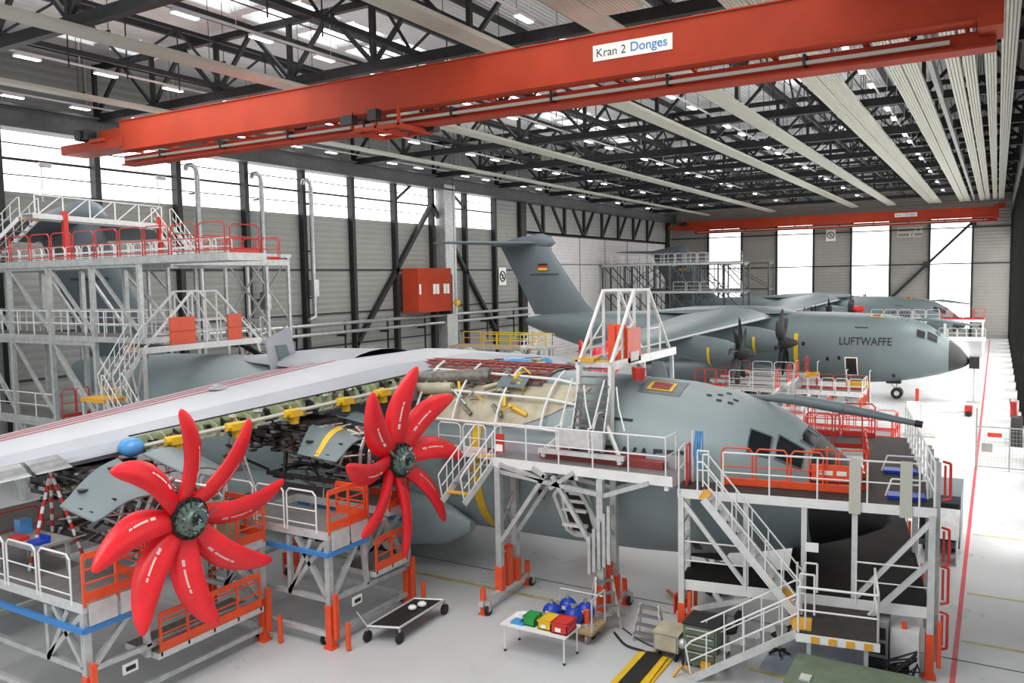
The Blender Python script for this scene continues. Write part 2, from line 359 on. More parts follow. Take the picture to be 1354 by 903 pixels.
# ================================================================ cranes
def crane(y, zb, zt, label, sign_x, num, xl, xr, near):
    t = thing('bridge_crane', label, 'crane', (-22, y, zb-.1))
    xg = xl + (5.7 if near else 1.5); g = MB().box(xg, xr, y-.3, y+.3, zb, zt).box(xg, xr, y-.42, y+.42, zb-.06, zb).box(xg, xr, y-.38, y+.38, zt, zt+.05)
    g.build('girder', 'crane', t)
    g = MB().box(xl+4.5, xr, y+.75, y+1.25, zb-.62, zb-.1).box(xl+4.5, xr, y+.55, y+1.45, zb-.68, zb-.6)
    for x in range(int(xl)+6, int(xr), 3): g.box(x-.06, x+.06, y+.3, y+.8, zb-.1, zb+.15)
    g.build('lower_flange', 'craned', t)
    c = MB().box(xl+5, xr-1.3, y+.42, y+.56, zb-.46, zb-.34)
    for x in range(int(xl)+8, int(xr)-1, 5): c.box(x-.05, x+.05, y+.38, y+.75, zb-.5, zb-.1, 1)
    c.build('conductor_rail', ['cream', 'dark'], t)
    e = MB().box(xl, xl+6, y-.35, y+1.3, zb+.2, zb+.75).box(xl+3.6, xl+5.9, y-.2, y+1, zb+.7, zb+1.3).box(xl+3.2, xl+4.6, y-.6, y+.2, zb+.6, zb+.8)
    e.build('end_carriage', 'crane', t)
    e = MB().tube((xl+2.6, y-.9, zb+1.05), (xl+2.6, y-.3, zb+1.05), .32, 10).box(xl+2.2, xl+3.4, y-.8, y-.2, zb+.8, zb+1.35); e.build('drive_motor', 'dark', t)
    MB().box(xr-.5, xr+.2, y-.5, y+1.4, zb-.3, zt+.3).box(xr, xr+1.0, y-.2, y+1, zt-.3, zt+.5).build('end_carriage', 'crane', t)
    h = .62 if near else .62
    vs, fs, wd = text_mesh('Kran %d' % num, .32); vs2, fs2, wd2 = text_mesh('Donges', .34, .005)
    W = wd + wd2 + .5; zc = (zb+zt)/2 + .1
    sg = MB().box(sign_x, sign_x+W, y-.33, y-.3, zc-.3, zc+.3)
    sg.add([(sign_x+.13+v[0], y-.335, zc-.15+v[1]) for v in vs], fs, 1); sg.add([(sign_x+.3+wd+v[0], y-.335, zc-.13+v[1]) for v in vs2], fs2, 2)
    s = sg.build('name_plate', ['paper', 'ink', 'inkb'], t); s['label'] = 'white plate with black and blue lettering'
    return t
crane(30.2, 18.15, 19.75, 'large orange red overhead crane with a white name plate spanning the near hall', -13.75, 2, -49.2, -.2, True)
crane(141, 18.3, 19.7, 'far orange red overhead crane across the end wall windows', -13.9, 1, -50.5, -.2, False)
t = thing('hoist_trolley', 'small orange red hoist trolley hanging from the middle of the near crane girder', 'hoist', (-24.3, 30.5, 17.2))
q = MB()
for y in (29.6, 30.2, 31.9): q.box(-25.9, -23.0, y-.08, y+.08, 17.25, 17.42)
for x in (-25.8, -24.4, -23.1): q.box(x-.08, x+.08, 29.5, 32, 17.2, 17.4).box(x-.06,x+.06,29.5,29.62,17.3,18.15)
q.build('frame', 'crane', t)
for b_ in ((-26.3,-25.6,29.3,29.7,17.6,18.0),(-24.6,-24.1,29.2,29.6,17.6,18.1),(-23.3,-22.6,31.5,32,17.3,17.6)): MB().box(*b_).build('drive_motor', 'dark', t)
t = thing('hoist_trolley', 'orange red hoist trolley on top of the near crane girder at its right end', 'hoist', (-3.6, 30.2, 19.8))
MB().box(-4.6,-2.6,29.6,30.9,19.82,20.0).box(-4.3,-4.1,29.7,30.8,20,20.8).box(-3.1,-2.9,29.7,30.8,20,20.8).build('frame', 'crane', t)
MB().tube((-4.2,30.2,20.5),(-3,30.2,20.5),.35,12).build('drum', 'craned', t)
# ================================================================ aircraft
FS = [0, .25, .7, 1.45, 2.2, 3.0, 3.7, 4.6, 6, 7.5, 10, 14, 18, 22, 26, 29, 32, 35, 38, 39.8, 40.2]
FT = [3.35, 3.75, 4.32, 4.95, 5.55, 6.1, 6.42, 6.68, 6.92, 7.02, 7.1, 7.15, 7.15, 7.15, 7.15, 7.12, 7.05, 6.95, 6.75, 6.45, 6.2]
FB = [3.1, 2.85, 2.62, 2.35, 2.1, 1.9, 1.72, 1.55, 1.35, 1.25, 1.18, 1.15, 1.15, 1.15, 1.35, 2.1, 3.05, 3.95, 4.85, 5.5, 5.9]
FW = [.1, .45, .85, 1.3, 1.78, 2.12, 2.36, 2.54, 2.7, 2.78, 2.82, 2.82, 2.82, 2.82, 2.8, 2.6, 2.25, 1.75, 1.1, .5, .2]
def interp(s, A):
    if s <= FS[0]: return A[0]
    for i in range(len(FS)-1):
        if s <= FS[i+1]:
            t = (s-FS[i])/(FS[i+1]-FS[i]); return A[i] + (A[i+1]-A[i])*t
    return A[-1]
def surf(s, a, off=0.0):
    """point on the fuselage skin: s metres behind the nose, a = angle (0 = -Y side, 90 deg = top)"""
    t, b, w_ = interp(s, FT), interp(s, FB), interp(s, FW)
    zc, hh = (t+b)/2, (t-b)/2; e = .94
    ca, sa = math.cos(a), math.sin(a)
    return Vector((-s, -(w_+off)*math.copysign(abs(ca)**e, ca), zc + (hh+off)*math.copysign(abs(sa)**e, sa)))
def side_y(s, z, off):
    t, b, w_ = interp(s, FT), interp(s, FB), interp(s, FW); zc, hh = (t+b)/2, (t-b)/2
    q = max(-1, min(1, (z-zc)/hh)); sa = math.copysign(abs(q)**(1/.94), q); return -(w_*(max(0,1-sa*sa)**.5)**.94 + off)
def patch(mb, s0, s1, a0, a1, off, m=0, n=6, k=6):
    d = math.radians
    rings = [[surf(s0+(s1-s0)*i/n, d(a0+(a1-a0)*j/k), off) for j in range(k+1)] for i in range(n+1)]
    return mb.loft(rings, m, cap=False, closed=False)
def sidepatch(mb, s0, s1, z0, z1, off, m=0, n=4, k=5):
    rings = [[Vector((-(s0+(s1-s0)*i/n), side_y(s0+(s1-s0)*i/n, z0+(z1-z0)*j/k, off), z0+(z1-z0)*j/k)) for j in range(k+1)] for i in range(n+1)]
    return mb.loft(rings, m, cap=False, closed=False)
AIR = [(0,.0),(.02,.25),(.08,.55),(.2,.85),(.35,1.0),(.5,.92),(.7,.6),(.88,.25),(1,.03)]
def airfoil(le, te_x, y, z, th, x0=0.0, x1=1.0, inc=-.03):
    c = le - te_x; P = []
    for t, h in AIR:
        if x0 <= t <= x1: P.append((t, h))
    up = [Vector((le - c*t, y, z + th*h*.62 - inc*c*t)) for t, h in P]
    lo = [Vector((le - c*t, y, z - th*h*.38 - inc*c*t)) for t, h in P]
    return up + lo[::-1]
def wing_station(d):
    """d = distance from centre line: LE x, TE x, z, thickness"""
    t = max(0, (d-2.8)/18.4)
    return -15.0-6.0*t, -22.6-1.6*t, 6.65-1.62*t, 1.2-.78*t
HUBX, ENG = [-13.0, -14.8], [(6.3, 4.9), (12.62, 4.5)]
def blade_mesh(name, sg, L=2.85, W=.84, T=.36, mats=None, cover=True, beta=28):
    q = MB(); rings = []; N = 14
    def frame(t):
        rr = .42 + (L-.42)*t
        cy = -sg*(.52*t**2.6 - .14*math.sin(PI*t))
        wd = W*(.55 + .4*math.sin(PI*min(1, t*.8+.12))) * (1 - .3*max(0,(t-.6)/.4)**1.8)
        th = T*(1 - .4*t)
        b = math.radians(beta*(1.25-.5*t)); return rr, cy, wd, th, b
    for t in [i/N for i in range(N-1)] + [.93,.96,.98,.995,1.0]:
        rr, cy, wd, th, b = frame(t); k_ = math.sqrt(max(.015, 1-max(0,(t-.86)/.14)**2)); wd *= k_; th *= k_
        ch = Vector((-sg*math.sin(b), math.cos(b), 0)); nn = Vector((math.cos(b), sg*math.sin(b), 0))
        rings.append([Vector((CONE*t if cover else 0, cy, rr)) + ch*(wd/2*math.cos(2*PI*j/10)) + nn*(th/2*math.sin(2*PI*j/10)) for j in range(10)])
    q.loft(rings)
    if cover:
        rn = random.Random(3)
        for i in range(26):      # small printed line along the cover (unreadable at this distance)
            t = .24 + .36*i/26; rr, cy, wd, th, b = frame(t)
            if rn.random() < .12: continue
            ch = Vector((-sg*math.sin(b), math.cos(b), 0)); nn = Vector((math.cos(b), sg*math.sin(b), 0))
            h = .026 if i > 5 else .038
            P = Vector((CONE*t, cy, rr)) + nn*(th/2+.012) + ch*(.05)
            q.quad(P-ch*h, P+ch*h, P+ch*h+Vector((0,0,.022)), P-ch*h+Vector((0,0,.022)), 1)
        for k in (-1, 1):        # lacing straps at the root
            rr, cy, wd, th, b = frame(.02); ch = Vector((-sg*math.sin(b), math.cos(b), 0)); nn = Vector((math.cos(b), sg*math.sin(b), 0))
            for u in (.12, .3):
                P = ch*(k*u*wd) + nn*(th*.5)
                q.tube(Vector((0,0,.3)) + P*.6, Vector((0,cy,.72)) + P*1.02, .028, 5, 2)
    return q
BL = {}
def propeller(T, x, y, z, sg, phase, cover, label=None):
    """sg = +1 blades sweep counter-clockwise seen from the front"""
    q = MB()
    if cover:
        q.tube((x-.7,y,z),(x-.2,y,z),.54,18,1); q.loft([[(x+a, y+b*math.cos(2*PI*j/16)*(1+.06*math.sin(5*j)), z+b*math.sin(2*PI*j/16)*(1+.06*math.cos(7*j))) for j in range(16)] for a,b in ((-.2,.46),(-.08,.44),(-.02,.3),(.06,.26),(.02,.14),(-.06,.12))], 0)
        for k in range(16):
            a = 2*PI*k/16; q.tube((x-.2,y+.52*math.cos(a),z+.52*math.sin(a)),(x-.04,y+.36*math.cos(a+.3),z+.36*math.sin(a+.3)),.022,4,1)
        rr = random.Random(5)
        for k in range(22):
            a = rr.uniform(0,6.28); d = rr.uniform(.05,.4); P = Vector((x-.02,y+d*math.cos(a),z+d*math.sin(a)))
            q.tube(P, P+Vector((.05,rr.uniform(-.1,.1),rr.uniform(-.15,.1))), .03, 4, 2 if rr.random()<.6 else 1)
        hub = q.build('propeller', ['wrap','black','tarp'], T, True)
    else:
        R_ = [(.0,.5),(.35,.5),(.75,.42),(1.1,.28),(1.35,.12),(1.42,.02)]
        q.loft([[(x-.2+a, y+b*math.cos(2*PI*j/16), z+b*math.sin(2*PI*j/16)) for j in range(16)] for a, b in R_])
        hub = q.build('propeller', 'radome', T, True)
    for k in range(8):
        key = (sg, cover)
        if key not in BL:
            b = blade_mesh('b', sg, cover=True).build('blade_cover', ['cover','paper','black'], hub, True, at=(0,0,0)) if cover else \
                blade_mesh('b', sg, 2.66, .52, .1, cover=False, beta=55).build('blade', 'radome', hub, True, at=(0,0,0))
            BL[key] = b
        else:
            b = BL[key].copy(); C.objects.link(b); b.parent = hub
        ang = math.radians(phase + 45*k)
        b.location = (x - (.5 if cover else .05), y, z); b.rotation_euler = (ang - PI/2, 0, 0)
    return hub
def nacelle_closed(T, x, y, z, stripe=True):
    rings = []; st = [(.05,.42),(.0,.62),(-.6,.78),(-1.6,.86),(-3.0,.85),(-4.4,.75),(-5.6,.5),(-6.4,.2)]
    for a, b in st: rings.append([(x-.3+a, y+b*.95*math.cos(2*PI*j/18), z+.02*a*-3+b*1.15*math.sin(2*PI*j/18)+.12*(-a)*.5) for j in range(18)])
    def fm(i, j): return 0
    n = MB().loft(rings).build('nacelle', 'ac', T, True)
    if stripe:
        q = MB(); rr = []
        for a in (-1.75, -1.95): rr.append([(x-.3+a, y+.835*math.cos(2*PI*j/18)*1.0, z+.06*-a*1.0+1.0*math.sin(2*PI*j/18)) for j in range(18)])
        q.loft(rr, cap=False).build('stripe', 'yellow', n)
    return n
CONE = .6
DOORS = {0:[([(-3.4,-.2,1.04),(-1.33,-.2,.64),(-1.26,-1.7,.21),(-2.8,-1.7,.31)],'near'), ([(-3.2,.5,1.1),(-1.6,.5,.9),(-1.4,1.9,.55),(-3.0,1.9,.9)],'far')],
         1:[([(-2.35,-.42,1.41),(-.8,-.42,.65),(-.65,-2.2,.45),(-2.0,-2.2,.66)],'near'), ([(-2.6,.5,1.35),(-1.0,.5,1.0),(-.8,2.0,.65),(-2.4,2.0,1.1)],'far')]}
def nacelle_open(T, x, y, z, stripe, seed, mir=-1):
    """engine with its cowl doors propped open: dark core, frames, pipework"""
    rn = random.Random(seed); q = MB()
    st = [(-.3,.36),(-.7,.5),(-1.2,.45),(-2.2,.55),(-3.2,.6),(-4.4,.55),(-5.2,.4)]
    q.loft([[(x+a, y+b*math.cos(2*PI*j/14), z+.08*-a+b*math.sin(2*PI*j/14)) for j in range(14)] for a, b in st])
    n = q.build('engine_core', 'core', T, True)
    p = MB()
    for i in range(130):
        a = rn.uniform(0,6.28); a2 = a+rn.uniform(-.9,.9); X = x-rn.uniform(.6,4.9); X2 = X+rn.uniform(-.9,.9); b = rn.uniform(.55,.74)
        p.tube((X,y+b*math.cos(a),z+.25+b*math.sin(a)),(X2,y+b*math.cos(a2),z+.25+b*math.sin(a2)),rn.uniform(.015,.05),5,rn.choice([0,0,1,2,3]))
    for i in range(22):
        a = rn.uniform(0,6.28); X = x-rn.uniform(.7,4.6); b = .62; P = (X,y+b*math.cos(a),z+.25+b*math.sin(a)); s = rn.uniform(.05,.16)
        p.box(P[0]-s,P[0]+s,P[1]-s,P[1]+s,P[2]-s*.6,P[2]+s*.6,rn.choice([0,0,1,2]))
    p.build('pipework', ['pipe','steel','maroon','beige'], n)
    k = MB().box(x-6.2, x-2.9, y-.6, y+.6, z+.1, z+1.05)          # dark structure carrying the engine below the wing
    for i in range(170):
        X = x-rn.uniform(2.6,6.2); s_ = rn.choice([-1,1]); Y = y+s_*rn.uniform(.5,.72); Z = z+rn.uniform(-.1,1.1); a = rn.uniform(.03,.13); k.box(X-a*1.4,X+a*1.4,Y-.12,Y+.12,Z-a*.5,Z+a*.5,rn.choice([0,0,1,1,2]))
    for i in range(50):
        X = x-rn.uniform(.8,5); Y = y+rn.uniform(-.9,.9); Z = z-rn.uniform(.35,1.0); k.tube((X,Y,Z),(X+rn.uniform(-1,1),Y+rn.uniform(-.2,.2),Z+rn.uniform(-.3,.3)),rn.uniform(.02,.06),5,rn.choice([0,0,1,2]))
    k.bar((x-.9,y-.75,z-.75),(x-5.2,y-.75,z-.75),.08,.14).bar((x-.9,y+.75,z-.75),(x-5.2,y+.75,z-.75),.08,.14).bar((x-1,y-.75,z-.75),(x-1,y+.75,z-.75),.08,.14).bar((x-5,y-.75,z-.75),(x-5,y+.75,z-.75),.08,.14).bar((x-4.4,y-.75,z-.7),(x-4.4,y-.6,z+.3),.1).bar((x-4.4,y+.75,z-.7),(x-4.4,y+.6,z+.3),.1)
    k.build('engine_cradle', ['core','pipe','steel'], n)
    c = MB()
    for X in (-.75,-1.1):
        c.path([(x+X,y+.82*math.cos(a),z+.05+.9*math.sin(a)) for a in [math.radians(v) for v in range(-30,211,24)]],.06,6)
    c.path([(x-1.1,y-.7,z+.5),(x-4.6,y-.62,z+.75)],.04).path([(x-1.1,y-.75,z-.3),(x-4.6,y-.7,z+.1)],.05).path([(x-1.1,y+.7,z+.5),(x-4.6,y+.62,z+.75)],.04)
    c.path([(x-2,y-.75,z-.2),(x-1.6,y-.75,z+.55)],.05)
    c.build('cowl_frame', 'silver', n)
    for pts, nm in DOORS[0 if stripe else 1]:        # cowl doors propped open: curved sheets on the top line
        if mir > 0: pts = [(a, -b, c) for a, b, c in pts]
        Q = [Vector((x+a, y+b, z+c)) for a, b, c in pts]; K = 6; d = MB()   # hinge aft, hinge front, outer front, outer aft
        def g(u, v, o=0): P = Q[0].lerp(Q[1], u).lerp(Q[3].lerp(Q[2], u), v); P.z += .17*math.sin(PI*min(1, v*1.1)) + o; return P
        for o in (0, -.05): d.loft([[g(u/4, v/K, o) for v in range(K+1)] for u in range(5)], cap=False, closed=False)
        for e in ([g(0, v/K) for v in range(K+1)], [g(1, v/K) for v in range(K+1)], [g(u/4, 1) for u in range(5)], [g(u/4, 0) for u in range(5)]): d.path([p-Vector((0,0,.025)) for p in e], .03, 5)
        if nm == 'near':
            if stripe: d.loft([[g(u, v/K, .012) for v in range(K+1)] for u in (.42, .54)], 1, cap=False, closed=False)
            for u, v in ((.16,.2),(.16,.72)):
                c_ = g(u, v, .0); d.tube(c_, c_+Vector((0,0,.03)), .13, 12, 2)
            for u, v in ((.45,.93),(.7,.9),(.82,.6)): c_ = g(u, v); d.box(c_.x-.07,c_.x+.07,c_.y-.02,c_.y+.02,c_.z-.02,c_.z+.03,2)
        d.build('cowl_door', ['ac','yellow','black'], n, True)
        MB().tube(g(.9,.9), (x-1.1, y+(.6 if g(.5,1).y > y else -.6), z+.2), .025, 5).build('strut', 'alu', n); MB().tube(g(.1,.9), (x-2.8, y+(.6 if g(.5,1).y > y else -.6), z+.4), .025, 5).build('strut', 'alu', n)
    return n
def main_parts(T, opened):
    NA = 40
    RB = 2.05 if opened else 1.45; ss = sorted(set([RB] + [v for v in FS if v > RB] + [2.6, 3.35, 4.1, 5.3, 8.7, 12, 16, 20, 24, 27.5, 30.5, 33.5, 36.5, 39]))
    q = MB().loft([[surf(s, 2*PI*j/NA) for j in range(NA)] for s in ss])
    fus = q.build('fuselage', 'aclight' if opened else 'ac', T, True)
    MB().loft([[surf(s, 2*PI*j/NA) for j in range(NA)] for s in (0,.12,.25,.45,.7,1.05,1.45) + ((1.75,2.05) if opened else ())]).build('radome', 'radome', T, True)
    # cockpit glazing follows the skin
    for s0, s1, a0, a1 in ((3.1,3.7,28,47),(2.25,2.95,29,52),(2.05,2.4,60,86),(2.05,2.4,94,120),(2.25,2.95,128,151),(3.1,3.7,133,152)):
        q = MB(); patch(q, s0, s1, a0, a1, .015); g = q.build('cockpit_window', 'glass', T)
        q = MB(); e = [surf(s, math.radians(a), .02) for s, a in ((s0,a0),(s1,a0),(s1,a1),(s0,a1))]; q.path(e, .03, 5, closed=True).build('window_frame', 'acdark', g)
    # lettering on the near side, reading towards the nose
    vs, fs, wd = text_mesh('LUFTWAFFE', .62, .012)
    x0 = -9.35; sc_ = 3.95/wd; z0 = 4.55
    q = MB().add([(x0+v[0]*sc_, side_y(-(x0+v[0]*sc_), z0+v[1], .03), z0+v[1]) for v in vs], fs)
    q.build('lettering', 'ink', T)['label'] = 'black lettering on the fuselage side'
    # door, small windows, yellow warning band at the propeller plane
    q = MB(); ds = .6 if opened else 0; sidepatch(q, ds+7.9, ds+8.9, 1.95, 3.55, .012, 1); sidepatch(q, ds+8.0, ds+8.8, 2.05, 3.45, .02, 0)
    if opened:
        P = [Vector((-s-ds, side_y(s+ds, z, .09), z)) for s, z in ((8.0,1.95),(8.75,1.9),(8.95,2.1),(9.1,3.4),(8.95,3.6),(8.1,3.65),(7.9,3.45),(7.82,2.15))]; q.path(P, .07, 6, 1, True)
        for z in (2.4, 2.9, 3.2): q.box(-8.85-ds,-8.0-ds,-2.78,-2.6,z,z+.1,1)
    q.build('crew_door', ['black','paper'], T)
    for s, z in ((10.1,3.2),(5.2,1.9),(9.2,3.3),(12,4.4)): q = MB(); sidepatch(q, s, s+.22, z, z+.3, .02, 0, 2, 2); q.build('side_window', 'glass', T)
    q = MB(); sidepatch(q, 12.55, 12.9, 1.6, 5.4, .02, 0, 2, 16); q.build('propeller_band', 'yellow', T)
    q = MB(); patch(q, 6.0, 7.4, 62, 84, .012, 1); patch(q, 6.3, 7.15, 66, 79, .03, 0); patch(q, 6.42, 7.03, 67.5, 77.5, .04, 2); q.build('roof_hatch', ['yellow','ac','maroon'], T)
    for s, a in ((4.4,66),(4.75,66),(4.3,72),(4.8,74),(5.1,70),(4.6,80)): q = MB(); patch(q, s, s+.16, a, a+2.2, .02, 0, 1, 1); q.build('vent', 'black', T)
    q = MB(); patch(q, 7.2, 8.2, 36, 38, .02, 0, 2, 1); q.build('vent_slot', 'black', T)
    # undercarriage fairing and wing root fairing
    for sg in (-1, 1):
        q = MB(); rings = []
        for s, h, w_ in ((13.2,.2,.1),(14.2,.75,.5),(16,1.05,.8),(20,1.1,.9),(24,.95,.75),(27,.35,.25)):
            rings.append([(-s, sg*(2.45+w_*(1.0+.0)*max(0,math.cos(a)) + (0 if math.cos(a)>0 else .3*math.cos(a))), 1.75+h*math.sin(a)) for a in [2*PI*j/14 for j in range(14)]])
        q.loft(rings); q.build('sponson', 'aclight' if opened else 'ac', T, True)
    q = MB(); rings = []
    for s, h, w_ in ((13.2,.02,.6),(14.2,.28,1.6),(16,.5,2.2),(19,.55,2.3),(22.5,.45,2.1),(25,.2,1.4),(27,.02,.5)):
        rings.append([(-s, w_*math.cos(a), 7.0+ (h+.1)*math.sin(a)) for a in [PI*j/10 for j in range(11)]])
    if not opened: q.loft(rings, closed=False, cap=False).build('wing_fairing', 'ac', T, True)
    else:
        MB().loft(rings[3:], closed=False, cap=False).build('wing_fairing', 'wingg', T, True)
    # tail
    q = MB(); rings = []
    for x, x2, z, th in ((-32.2,-39.2,6.7,.5),(-33.5,-39.9,8,.46),(-36.6,-42.4,12.4,.34),(-37.6,-43.2,13.8,.3)):
        rings.append([(x-(x-x2)*t, sgn*h*th, z) for t, h, sgn in [(a,b,1) for a,b in AIR] + [(a,b,-1) for a,b in AIR[::-1]]])
    q.loft(rings).build('fin', 'acdark', T, True)
    q = MB().loft([[(-s, w_*math.cos(2*PI*j/12), z+h*math.sin(2*PI*j/12)) for j in range(12)] for s, w_, h, z in ((36.7,.05,.05,13.9),(37.2,.25,.5,14.05),(38.2,.38,.75,14.2),(40.5,.4,.6,14.1),(43.2,.22,.28,13.95),(44.3,.03,.03,13.9))])
    q.build('tail_bullet', 'acdark', T, True)
    for sg in (-1, 1):
        q = MB(); rings = []
        for d, le, te, th in ((.1,-38.6,-43.2,.5),(4.8,-41.0,-44.2,.36),(9.4,-43.6,-45.2,.2)):
            rings.append([tuple(p) for p in airfoil(le, te, sg*d, 13.75 if opened else 13.95, th, inc=.2 if opened else .02)])
        q.loft(rings).build('tailplane', 'acdark', T, True)
    fl = MB(); x0, z0 = -38.5, 11.2
    for k in range(3): fl.quad((x0,-.46,z0+.22*(2-k)),(x0+1.05,-.47,z0+.22*(2-k)),(x0+1.05,-.47,z0+.22*(3-k)),(x0,-.46,z0+.22*(3-k)),k)
    rn = random.Random(2)
    for k in range(22): fl.quad((x0-.9+k*.15,-.47,z0-.5),(x0-.9+k*.15+.1,-.47,z0-.5),(x0-.9+k*.15+.1,-.47,z0-.36),(x0-.9+k*.15,-.47,z0-.36),0)
    fl.build('flag_marking', ['ink','red','gold'], T)
    # refuelling probe
    MB().tube((-1.4,.2,6.32),(-2.8,.25,6.5),.17,10).tube((-1.4,.2,6.32),(.55,.1,6.03),.15,10,0,.08).tube((.55,.1,6.03),(.75,.1,6.0),.1,8,1).tube((-2.8,.25,6.5),(-4.6,.3,6.5),.17,10,0,.05).build('refuelling_probe', ['ac','black'], T, True)
    # nose gear, main gear
    q = MB().box(-6.0,-4.9,-.45,.45,1.25,1.75); q.build('gear_bay', 'dark', T)
    g = MB().tube((-5.2,0,1.6),(-5.2,0,.45),.09,8).tube((-5.9,0,1.5),(-5.25,0,.7),.05,6).tube((-5.2,-.4,.45),(-5.2,.4,.45),.07,8).build('nose_gear', 'white', T)
    for sg in (-1,1): MB().wheel((-5.2,sg*.3,.45),.45,.26,1,18,0,1).build('wheel', ['black','alu'], g, False)
    for sg in (-1,1):
        g = MB().tube((-19,sg*2.2,1.4),(-19,sg*2.2,.6),.15,8).box(-21.5,-16.5,sg*2.2-.12,sg*2.2+.12,.5,.7).build('main_gear', 'steel', T)
        for x in (-17,-19,-21): MB().wheel((x,sg*2.2,.6),.6,.45,1,18,0,1).build('wheel', ['black','alu'], g)
    return fus
def wing(T, sg, opened, white=True):
    """sg = -1 : the wing that reaches towards the camera"""
    ds = [0, 2.8, 6, 9, 12, 14.2, 17, 21.2]
    q = MB(); x0 = .08 if False else (.08 if opened else 0.0)
    def rings(dl, a, b): return [airfoil(*(lambda w_: (w_[0], w_[1], sg*d, w_[2], w_[3]))(wing_station(d)), x0=a, x1=b) for d in dl]
    n = len(airfoil(0,-1,0,0,1,x0,1))//2
    def fm(i, j):
        if j >= n: return 1
        if opened:
            return [0,2,2,3,3,3,3,3][min(j, 7)]
        return 0
    q.loft(rings(ds, x0, 1.0), fm=fm)
    return q.build('wing', ['ac' if not opened else 'wingg', 'ac' if not opened else 'wingg', 'wingw', 'lilac'], T, True)
def wing_pt(d, c, up, sg):
    le, te, z, th = wing_station(d); ch = le-te
    for (t0,h0),(t1,h1) in zip(AIR[:-1],AIR[1:]):
        if c <= t1: h = h0+(h1-h0)*(c-t0)/(t1-t0); break
    return Vector((le-ch*c, sg*d, z + th*h*(.62 if up>0 else -.38) + .03*ch*c))
